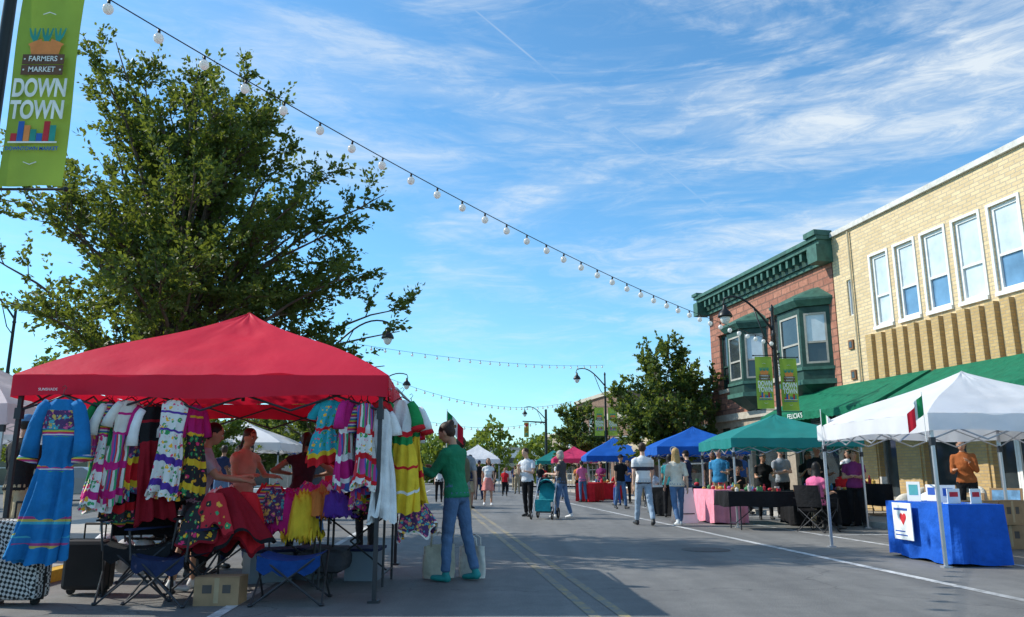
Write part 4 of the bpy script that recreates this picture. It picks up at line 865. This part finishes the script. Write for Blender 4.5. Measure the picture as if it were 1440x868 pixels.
def cbox(x,y,z,w,d,h,rz_):
    b=MB();b.box(-w/2,w/2,-d/2,d/2,0,h,card);b.box(-w/2,-.0,-d/2-.002,.0,h+.002,h+.008,card);b.box(.002,w/2,-d/2-.002,.0,h+.002,h+.01,card)
    b.box(-.02,.02,-d/2-.0015,-d/2+.0,h*.1,h,M('packing_tape',(.42,.3,.18),.3))
    for p in((-.12,-.04),(.05,.12)): b.box(p[0],p[1],-d/2-.0025,-d/2-.001,h*.45,h*.75,M('box_print',(.1,.08,.07),.8))
    b.obj('cardboard_box',loc=(x,y,z),rz=rz_,bevel=.004)
cbox(-2.55,7.22,0,.38,.28,.23,.06)
for (x,y,z,r) in((7.0,12.3,0,.2),(7.05,12.3,.36,.05),(7.6,12.5,0,-.2),(6.55,12.5,0,.4),(7.55,12.45,.36,.3),(9.2,17.1,.12,.1),(9.2,17.1,.48,.3)): cbox(x,y,z,.5,.4,.35,r)
def tote(x,y,yaw,m,s=1):
    mb=MB();n=24;vs=[];rows=10
    for j in range(rows+1):
        v=j/rows
        for i in range(n):
            a=2*math.pi*i/n;vs.append((math.copysign(abs(math.cos(a))**.6,math.cos(a))*.17*s*(1+.04*v+.05*math.sin(v*5)),math.sin(a)*.06*s*(1-.3*v+.25*math.sin(3*a+4*v)),.34*s*v*(1+.06*math.cos(a+1))))
    mb.add(vs,[(j*n+i,j*n+(i+1)%n,(j+1)*n+(i+1)%n,(j+1)*n+i) for j in range(rows) for i in range(n)]+[tuple(range(n))],m)
    for s2 in(-1,1): mb.tube([(-.09*s,s2*.04*s,.33*s),(-.08*s,s2*.05,.44*s),(0,s2*.05,.48*s),(.08*s,s2*.05,.44*s),(.09*s,s2*.04*s,.33*s)],.008,.008,m,5)
    mb.obj('tote_bag',smooth=True,loc=(x,y,0),rz=rad(yaw))
tote(-.80,8.95,10,cl('canvas',(.55,.5,.40)));tote(-.44,9.0,-30,cl('canvas_b',(.66,.62,.55)),.95)
g=MB()
for i,(x,y,r) in enumerate([(-4.3,8.6,.16),(-4.15,8.75,.13),(-3.9,8.65,.14)]): g.ell((x,y,r+.12),r,r*.8,r*1.4,cl('plastic_bag',(.6,.6,.6)),12,8)
g.obj('plastic_bags',smooth=True)
g=MB();g.box(-.25,.25,-.35,.35,.12,.35,cl('bag_grey',(.06,.06,.07)));g.obj('duffel_bag',loc=(-1.95,8.6,0),bevel=.08)
for (x,y) in((-2.6,8.7),(-1.6,8.9),(-2.2,9.0)):
    g=MB();g.box(-.22,.22,-.17,.17,.0,.3,M('storage_bin',(.25,.3,.36),.4,.05,transl=.2));g.box(-.24,.24,-.19,.19,.302,.33,navy);g.obj('storage_bin',loc=(x,y,0),rz=x)
def frame(x,y,yaw,w,h,c,z0=.123):
    mb=MB();mb.box(-w/2,w/2,-.015,.015,0,h,M('frame_wood',(.25,.15,.07),.6));mb.box(-w/2+.04,w/2-.04,-.019,-.0155,.04,h-.04,c);o=mb.obj('framed_picture',loc=(x,y,z0));o.rotation_euler=(rad(-15),0,rad(yaw))
frame(8.4,15.9,-50,.6,.8,fl1);frame(8.9,15.7,-45,.5,.65,M('painting_tan',(.5,.36,.2),.7,.6,7));frame(9.3,15.2,-45,.55,.75,M('painting_blue',(.12,.25,.4),.7,.7,5))
for i,(x,y,c_) in enumerate([(8.0,16.3,'cream'),(8.45,16.5,'canvas'),(8.85,16.2,'khaki'),(9.25,16.0,'cream'),(8.1,15.7,'white')]):
    g=MB();g.ell((0,0,0),.28,.13,.24,MC['cloth_'+c_],14,10);o=g.obj('throw_pillow',smooth=True,loc=(x,y,.5+.12*(i%2)));o.rotation_euler=(.2,.3*i,i*.6)
table('folding_table',8.6,16.2,-10,1.7,.6,.42,z0=.12)
heap('blanket_pile',8.6,15.1,.123,.35,.3,.4,cl('canvas_b',(.66,.62,.55)),3);heap('blanket_pile',7.9,15.2,.123,.3,.3,.35,blue,5)
for (x,y,yw) in((4.05,19.0,20),(4.3,23.9,10)):
    g=MB();g.add([(-.25,-.2,0),(.25,-.2,0),(.25,0,.8),(-.25,0,.8)],[(0,1,2,3)],paper);g.add([(-.25,.2,0),(.25,.2,0),(.25,.004,.8),(-.25,.004,.8)],[(1,0,3,2)],paper);g.box(-.18,.18,-.17,-.168,.2,.22,black);g.obj('sandwich_board',loc=(x,y,0),rz=rad(yw))
def stroller(x,y,yaw):
    E=empty('baby_stroller',(x,y,0),rad(yaw));F=MB();K=M('rubber',(.02,.02,.02),.7);t=cl('stroller_teal',(.02,.24,.28))
    for sx in(-1,1):
        F.tube([(sx*.25,.42,.12),(sx*.25,.05,.5),(sx*.24,-.35,.95),(sx*.22,-.45,1.02)],.014,.014,frm,6);F.tube([(sx*.25,-.32,.14),(sx*.25,0,.55)],.014,.014,frm,6)
        for yy,r in((.42,.11),(-.32,.14)):
            pts=[(sx*.27,yy+r*.85*math.cos(a),r+r*.85*math.sin(a)) for a in [i*math.pi/8 for i in range(17)]];F.tube(pts,r*.16,r*.16,K,6);F.cone((sx*.255,yy,r),(sx*.285,yy,r),.03,.03,frm,8)
    F.cone((-.22,-.45,1.02),(.22,-.45,1.02),.018,.018,K,8);F.obj('frame_and_wheels',parent=E)
    S=MB();S.box(-.2,.2,-.12,.28,.42,.48,t);S.add([(-.2,-.12,.45),(.2,-.12,.45),(.2,-.3,.88),(-.2,-.3,.88)],[(0,1,2,3)],t);S.box(-.2,.2,.26,.3,.2,.48,t);S.box(-.18,.18,-.2,.2,.16,.3,dgrey)
    n=10
    for k in range(6):
        a0=math.pi*.95-k*.3;a1=a0-.3;
        for i in range(n):
            b0=math.pi*i/n;b1=math.pi*(i+1)/n
            def pt(a,b): return (.24*math.cos(b),-.15+.32*math.cos(a)*math.sin(b)*1.0,.68+.32*math.sin(a)*math.sin(b)*1.0)
            S.quad(pt(a0,b0),pt(a1,b0),pt(a1,b1),pt(a0,b1),t if k%2 else navy)
    S.obj('seat_and_hood',parent=E,smooth=False)
stroller(.85,20.6,165)
# ------------------------------------------------------------------ lamp posts
pole=M('pole_black',(.012,.014,.014),.4,.2,8,0,30,.3,.5);lampg=M('lamp_glass',(.75,.75,.7),.3,.05);bang=M('banner_green',(.30,.44,.06),.7,.08,3,.3,8,transl=.25)
brn=M('banner_brown',(.14,.07,.04),.7);carr=M('banner_orange',(.78,.26,.07),.7);bteal=M('banner_teal',(.03,.28,.22),.7);bwhite=M('banner_white',(.8,.82,.75),.7);bred=M('banner_red',(.5,.03,.04),.7);bblue=M('banner_blue',(.03,.12,.4),.7)
def banner(par,x,z0,w,h,yaw=0,y=0):
    E=empty('banner',(x,y,z0),rad(yaw));
    E.parent=par
    mb=MB();n=10;vs=[]
    for j in range(n+1):
        for i in range(7): vs.append((w*i/6,.018*math.sin(i*1.1+j*.6),h*j/n))
    mb.add(vs,[(j*7+i,j*7+i+1,(j+1)*7+i+1,(j+1)*7+i) for j in range(n) for i in range(6)],bang);mb.obj('fabric',parent=E,smooth=True)
    g=MB();c=w/2;y0=-.03;g.X=None
    for k,(dx,rz_) in enumerate(((-.085,0.25),(.0,0),(.085,-.25))):
        dx=dx*w/.56;xx=c+dx
        g.tube([(xx-dx*.3,y0,h*.625),(xx-dx*.1,y0,h*.66),(xx,y0,h*.70),(xx+dx*.2,y0,h*.72)],w*.07,w*.115,carr,10)
        for q in(-1,0,1): g.tube([(xx+dx*.2,y0,h*.725),(xx+dx*.3+q*w*.05,y0,h*.75),(xx+dx*.35+q*w*.085,y0,h*.79)],w*.035,w*.012,bteal,6)
    g.v=[(p[0],y0+(p[1]-y0)*.06,p[2]) for p in g.v]
    for k in(0,1): g.box(w*.17,w*.83,y0-.012,y0-.008,h*(.545+.055*k),h*(.595+.055*k),brn)
    for sx in(-1,1):
        for k in(0,1): g.ell((c+sx*w*.29,y0-.014,h*(.57+.055*k)),w*.016,.003,w*.016,bwhite,8,4)
    cols=[bred,bblue,carr,bteal,bblue,bred,bteal]
    for k in range(7): g.box(w*(.15+.1*k),w*(.24+.1*k),y0-.01,y0-.005,h*.205,h*(.25+.02*((k*3)%4)),cols[k])
    g.box(w*.12,w*.88,y0-.012,y0-.0105,h*.202,h*.21,bwhite)
    for z in(.11,.86): g.tube([(c-w*.1,y0-.006,h*z),(c,y0-.006,h*(z+(-.012 if z<.5 else .012))),(c+w*.1,y0-.006,h*z)],.005,.005,bwhite,4)
    g.obj('artwork',parent=E)
    text('FARMERS',w*.125,bwhite,E,(c,y0-.016,h*.625),bold=.001,sx=.9);text('MARKET',w*.125,bwhite,E,(c,y0-.016,h*.57),bold=.001,sx=.9)
    text('DOWN',w*.42,bwhite,E,(c,y0-.008,h*.475),bold=.008*w/.56,sx=.60);text('TOWN',w*.42,bwhite,E,(c,y0-.004,h*.365),bold=.008*w/.56,sx=.62);text('DOWNTOWN MARKET',w*.085,bblue,E,(c,y0-.008,h*.175),bold=.001,sx=.9)
def lamp(x,y,H,ad,arm=1.4,bans=(),z0=.12):
    E=empty('street_lamp',(x,y,z0));P=MB()
    P.lathe(0,0,[(0,.22),(.1,.22),(.14,.17),(.5,.15),(.6,.11),(.75,.10),(.8,.075),(H*.6,.06),(H-.9,.05),(H-.85,.07),(H-.8,.05),(H-.2,.04),(H-.1,.06),(H,.01)],pole,12)
    d=V((ad[0],ad[1],0)).normalized();pts=[V((0,0,H-.75))+d*(arm*t)+V((0,0,.95*math.sin(t*math.pi*.62))) for t in [i/10 for i in range(11)]]
    P.tube(pts,.035,.025,pole,8)
    P.tube([V((0,0,H-1.3)),V((0,0,H-1.0))+d*.25,pts[4]],.018,.018,pole,6)
    P.tube([pts[-1],pts[-1]+d*.05-V((0,0,.15)),pts[-1]+d*.0-V((0,0,.25))],.02,.02,pole,6)
    c=pts[-1]
    P.lathe(c.x,c.y,[(c.z-.52,.20),(c.z-.48,.20),(c.z-.38,.15),(c.z-.30,.07),(c.z-.2,.05),(c.z-.15,.02)],pole,14);P.lathe(c.x,c.y,[(c.z-.72,.03),(c.z-.68,.09),(c.z-.6,.13),(c.z-.521,.15)],lampg,14)
    P.obj('post_and_lamp',parent=E,smooth=True)
    for (dx,z,w,h) in bans:
        A2=MB()
        for zz in(z-.03,z+h+.03): A2.cone((0,0,zz),((dx+w+.03) if dx>0 else dx-.03,0,zz),.012,.012,pole,6);A2.ell((((dx+w+.04) if dx>0 else dx-.04),0,zz),.025,.025,.025,pole,8,6)
        A2.obj('banner_arm',parent=E);banner(E,dx,z,w,h)
    return E
lamp(7.2,21.2,5.6,(-1,-.1),1.35,[(-.57,2.72,.46,1.42),(.10,2.67,.46,1.42)])
lamp(-4.72,6.6,6.6,(.3,-1),1.2,[(.12,3.5,.58,1.95)])
lamp(5.0,42,6.4,(-1,0),1.5,[(-.6,3,.5,1.5),(.12,3,.5,1.5)]);lamp(-5.75,24.5,5.6,(1,0),1.8);lamp(-6.9,37.8,5.6,(1,0),1.8);lamp(2.6,61.5,6,(-1,0),1.6);lamp(-8.7,60,6,(1,0),1.5);lamp(-17.5,27,7.2,(-1,0),1.4,z0=0)
bulb=M('bulb_white_glass',(.88,.88,.86),.15,.03,5,0,30,0,.6,.5)
wire=M('wire_black',(.015,.015,.015),.5)
def strings(A,B,sag,n,br=.05,wr=.007,fn=None):
    mb=MB();A=V(A);B=V(B);pts=[]
    def P(s):
        p=A.lerp(B,s);p.z=fn(s) if fn else p.z-4*sag*s*(1-s);return p
    mb.tube([P(i/60) for i in range(61)],wr,wr,wire,5)
    for i in range(n):
        p=P((i+.6)/n);sw=RG.uniform(-.01,.01);mb.cone(p,p-V((sw,0,.06)),wr*2.2,wr*2.4,wire,6);mb.ell(p-V((sw,0,.06+br*.95)),br,br,br*1.08,bulb,12,8)
    mb.obj('string_lights',smooth=True)
strings((-4.72,6.6,6),(7.2,21.2,4.65),0,35,.055,fn=lambda s:6.06-3.1*s+1.75*s*s)
strings((-5.75,24.5,5.3),(5.0,42,6.9),.3,28,.045,.006);strings((-6.8,37.8,6),(4.6,60,6.6),1.0,30,.06,.009);strings((-8,46,5),(2.8,61.5,5.3),.9,26,.07,.010);strings((7.2,21.2,5.0),(9.4,27.3,4.6),.3,12,.045)
g=MB();tl=M('signal_yellow',(.5,.33,.03),.5)
g.cone((2.6,60.2,0),(2.6,60.2,6),.12,.08,pole,8);g.tube([(2.6,60.2,5.0),(.8,60.2,5.1)],.06,.04,pole,6)
for x in(1.1,):
    g.box(x-.18,x+.18,60.0,60.25,3.9,5.0,tl)
    for k,cm in enumerate(((.1,.3,.15),(.3,.2,.03),(.6,.03,.03))): g.ell((x,59.99,4.1+.35*k),.12,.04,.12,M('signal_lens_%d'%k,cm,.3),10,6)
g.obj('traffic_light')
def flag(x,y,z,yaw):
    E=empty('mexican_flag',(x,y,z),rad(yaw));mb=MB();vs=[];ms=[];fs=[]
    mb.cone((0,0,-.3),(0,0,.32),.006,.006,whitep,6)
    fmm=[M('flag_green',(.01,.25,.08),.7),M('flag_white',(.75,.75,.72),.7),M('flag_red',(.6,.01,.03),.7)]
    for j in range(7):
        for i in range(13): vs.append((.30*i/12*.8,.03*math.sin(i*.9),.3-.24*j/6-.26*(i/12)**1.1))
    for j in range(6):
        for i in range(12): fs.append((j*13+i,(j+1)*13+i,(j+1)*13+i+1,j*13+i+1));ms.append(fmm[i//4])
    mb.add(vs,fs,ms);mb.ell((.12,-.03,.07),.02,.004,.025,M('flag_emblem',(.2,.12,.05),.7),8,6);mb.obj('flag_and_staff',parent=E)
flag(4.9,12.5,1.8,-20);flag(5.15,9.85,1.8,200);flag(-.95,11.5,1.72,10)
def car(x,y,yaw,col):
    E=empty('parked_car',(x,y,0),rad(yaw));p=M('car_paint_%s'%col[0],col[1],.25,.03,3,0,30,0,.6);mb=MB()
    prof=[(-2.2,.35),(-2.25,.75),(-1.9,.95),(-1.2,1.0),(-.6,1.42),(.7,1.45),(1.5,1.0),(2.15,.92),(2.25,.6),(2.2,.32)]
    n=len(prof);vs=[(a,-.85 if b<1.1 else -.68,b) for a,b in prof]+[(a,.85 if b<1.1 else .68,b) for a,b in prof]
    mb.add(vs,[(i,i+n,i+1+n,i+1) for i in range(n-1)]+[tuple(range(n)),tuple(range(n,2*n))[::-1]],p);mb.obj('body',parent=E,bevel=.05)
    g=MB()
    for s in(-1,1): g.add([(-1.05,s*.80,1.03),(1.3,s*.80,1.03),(.65,s*.70,1.38),(-.55,s*.70,1.38)],[(0,1,2,3) if s<0 else (3,2,1,0)],glass)
    g.obj('windows',parent=E);w=MB();k=M('tyre',(.02,.02,.02),.8)
    for a in(-1.4,1.4):
        for s in(-1,1): w.cone((a,s*.7,.33),(a,s*.9,.33),.33,.33,k,16);w.cone((a,s*.9,.33),(a,s*.91,.33),.2,.18,frm,12)
    w.obj('wheels',parent=E)
car(-14,34,20,('white',(.7,.7,.7)));car(-20,36,15,('silver',(.4,.41,.43)));car(-2.9,80,90,('darkred',(.25,.02,.03)));car(.0,78,88,('grey',(.2,.2,.22)))
# ------------------------------------------------------------------ light / world / camera
SD=V((-.82,.20,.68)).normalized();el=math.asin(SD.z);az=math.atan2(SD.x,SD.y)
l=bpy.data.lights.new('sun','SUN');l.energy=5.0;l.angle=rad(.5);l.color=(1,.94,.83);so=bpy.data.objects.new('sun',l);coll.objects.link(so);so.rotation_euler=SD.to_track_quat('Z','Y').to_euler()
w=bpy.data.worlds.new('World');scene.world=w;w.use_nodes=True;t=NT(w.node_tree);out=t.n('ShaderNodeOutputWorld');bg=t.n('ShaderNodeBackground');t.l(bg.outputs[0],out.inputs[0]);bg.inputs[1].default_value=.14
sk=t.n('ShaderNodeTexSky',sky_type='NISHITA');sk.sun_disc=False;sk.sun_elevation=el;sk.sun_rotation=az;sk.air_density=1.0;sk.dust_density=.5;sk.ozone_density=1.5
tc=t.n('ShaderNodeTexCoord');dr=tc.outputs['Generated']
mp=t.n('ShaderNodeMapping');mp.inputs['Scale'].default_value=(1.5,1.5,7.5);mp.inputs['Rotation'].default_value=(0,rad(-5),0);mp.inputs['Location'].default_value=(.35,.2,.6);t.l(dr,mp.inputs[0])
sx_=t.n('ShaderNodeSeparateXYZ');t.l(dr,sx_.inputs[0])
n1=t.noise(mp.outputs[0],1.7,9,.62,.6);n2=t.noise(mp.outputs[0],7,9,.7,.8);n0=t.noise(dr,2.2,2,.5)
side=t.ramp(sx_.outputs[0],-.40,.25,.3,1.0)
cf=t.math('MULTIPLY',t.ramp(n1,.43,.70),t.ramp(n0,.30,.54));wis=t.math('MULTIPLY',t.ramp(n2,.45,.74),t.ramp(n1,.34,.56));cf=t.math('ADD',t.math('MULTIPLY',cf,t.ramp(n2,.25,.6,.45,1)),t.math('MULTIPLY',wis,.5),clamp=True);cf=t.math('MULTIPLY',cf,side)
c1=V((-.0707,.9003,.6033)).normalized();c2=V((.3227,.9633,.2784)).normalized();nn=c1.cross(c2).normalized()
dp=t.n('ShaderNodeVectorMath',operation='DOT_PRODUCT');t.l(dr,dp.inputs[0]);dp.inputs[1].default_value=nn
ab=t.math('ABSOLUTE',dp.outputs['Value']);ct=t.math('MULTIPLY',t.ramp(ab,.0002,.0018,1,0),t.ramp(t.noise(dr,9,3),.3,.65,.03,.30))
cf=t.math('MAXIMUM',cf,ct)
tint=t.mix(1.0,sk.outputs[0],(.80,1.36,1.58),'MULTIPLY')
col=t.mix(t.math('MULTIPLY',cf,.85),tint,(6.3,6.8,7.1));t.l(col,bg.inputs[0])
cd=bpy.data.cameras.new('camera');cd.lens=27.5;cd.sensor_width=36;cd.clip_end=3000;cam=bpy.data.objects.new('camera',cd);coll.objects.link(cam);cam.location=(0,0,1.1);cam.rotation_euler=(rad(102),0,0);scene.camera=cam
scene.view_settings.view_transform='Standard';scene.view_settings.look='None';scene.view_settings.exposure=0
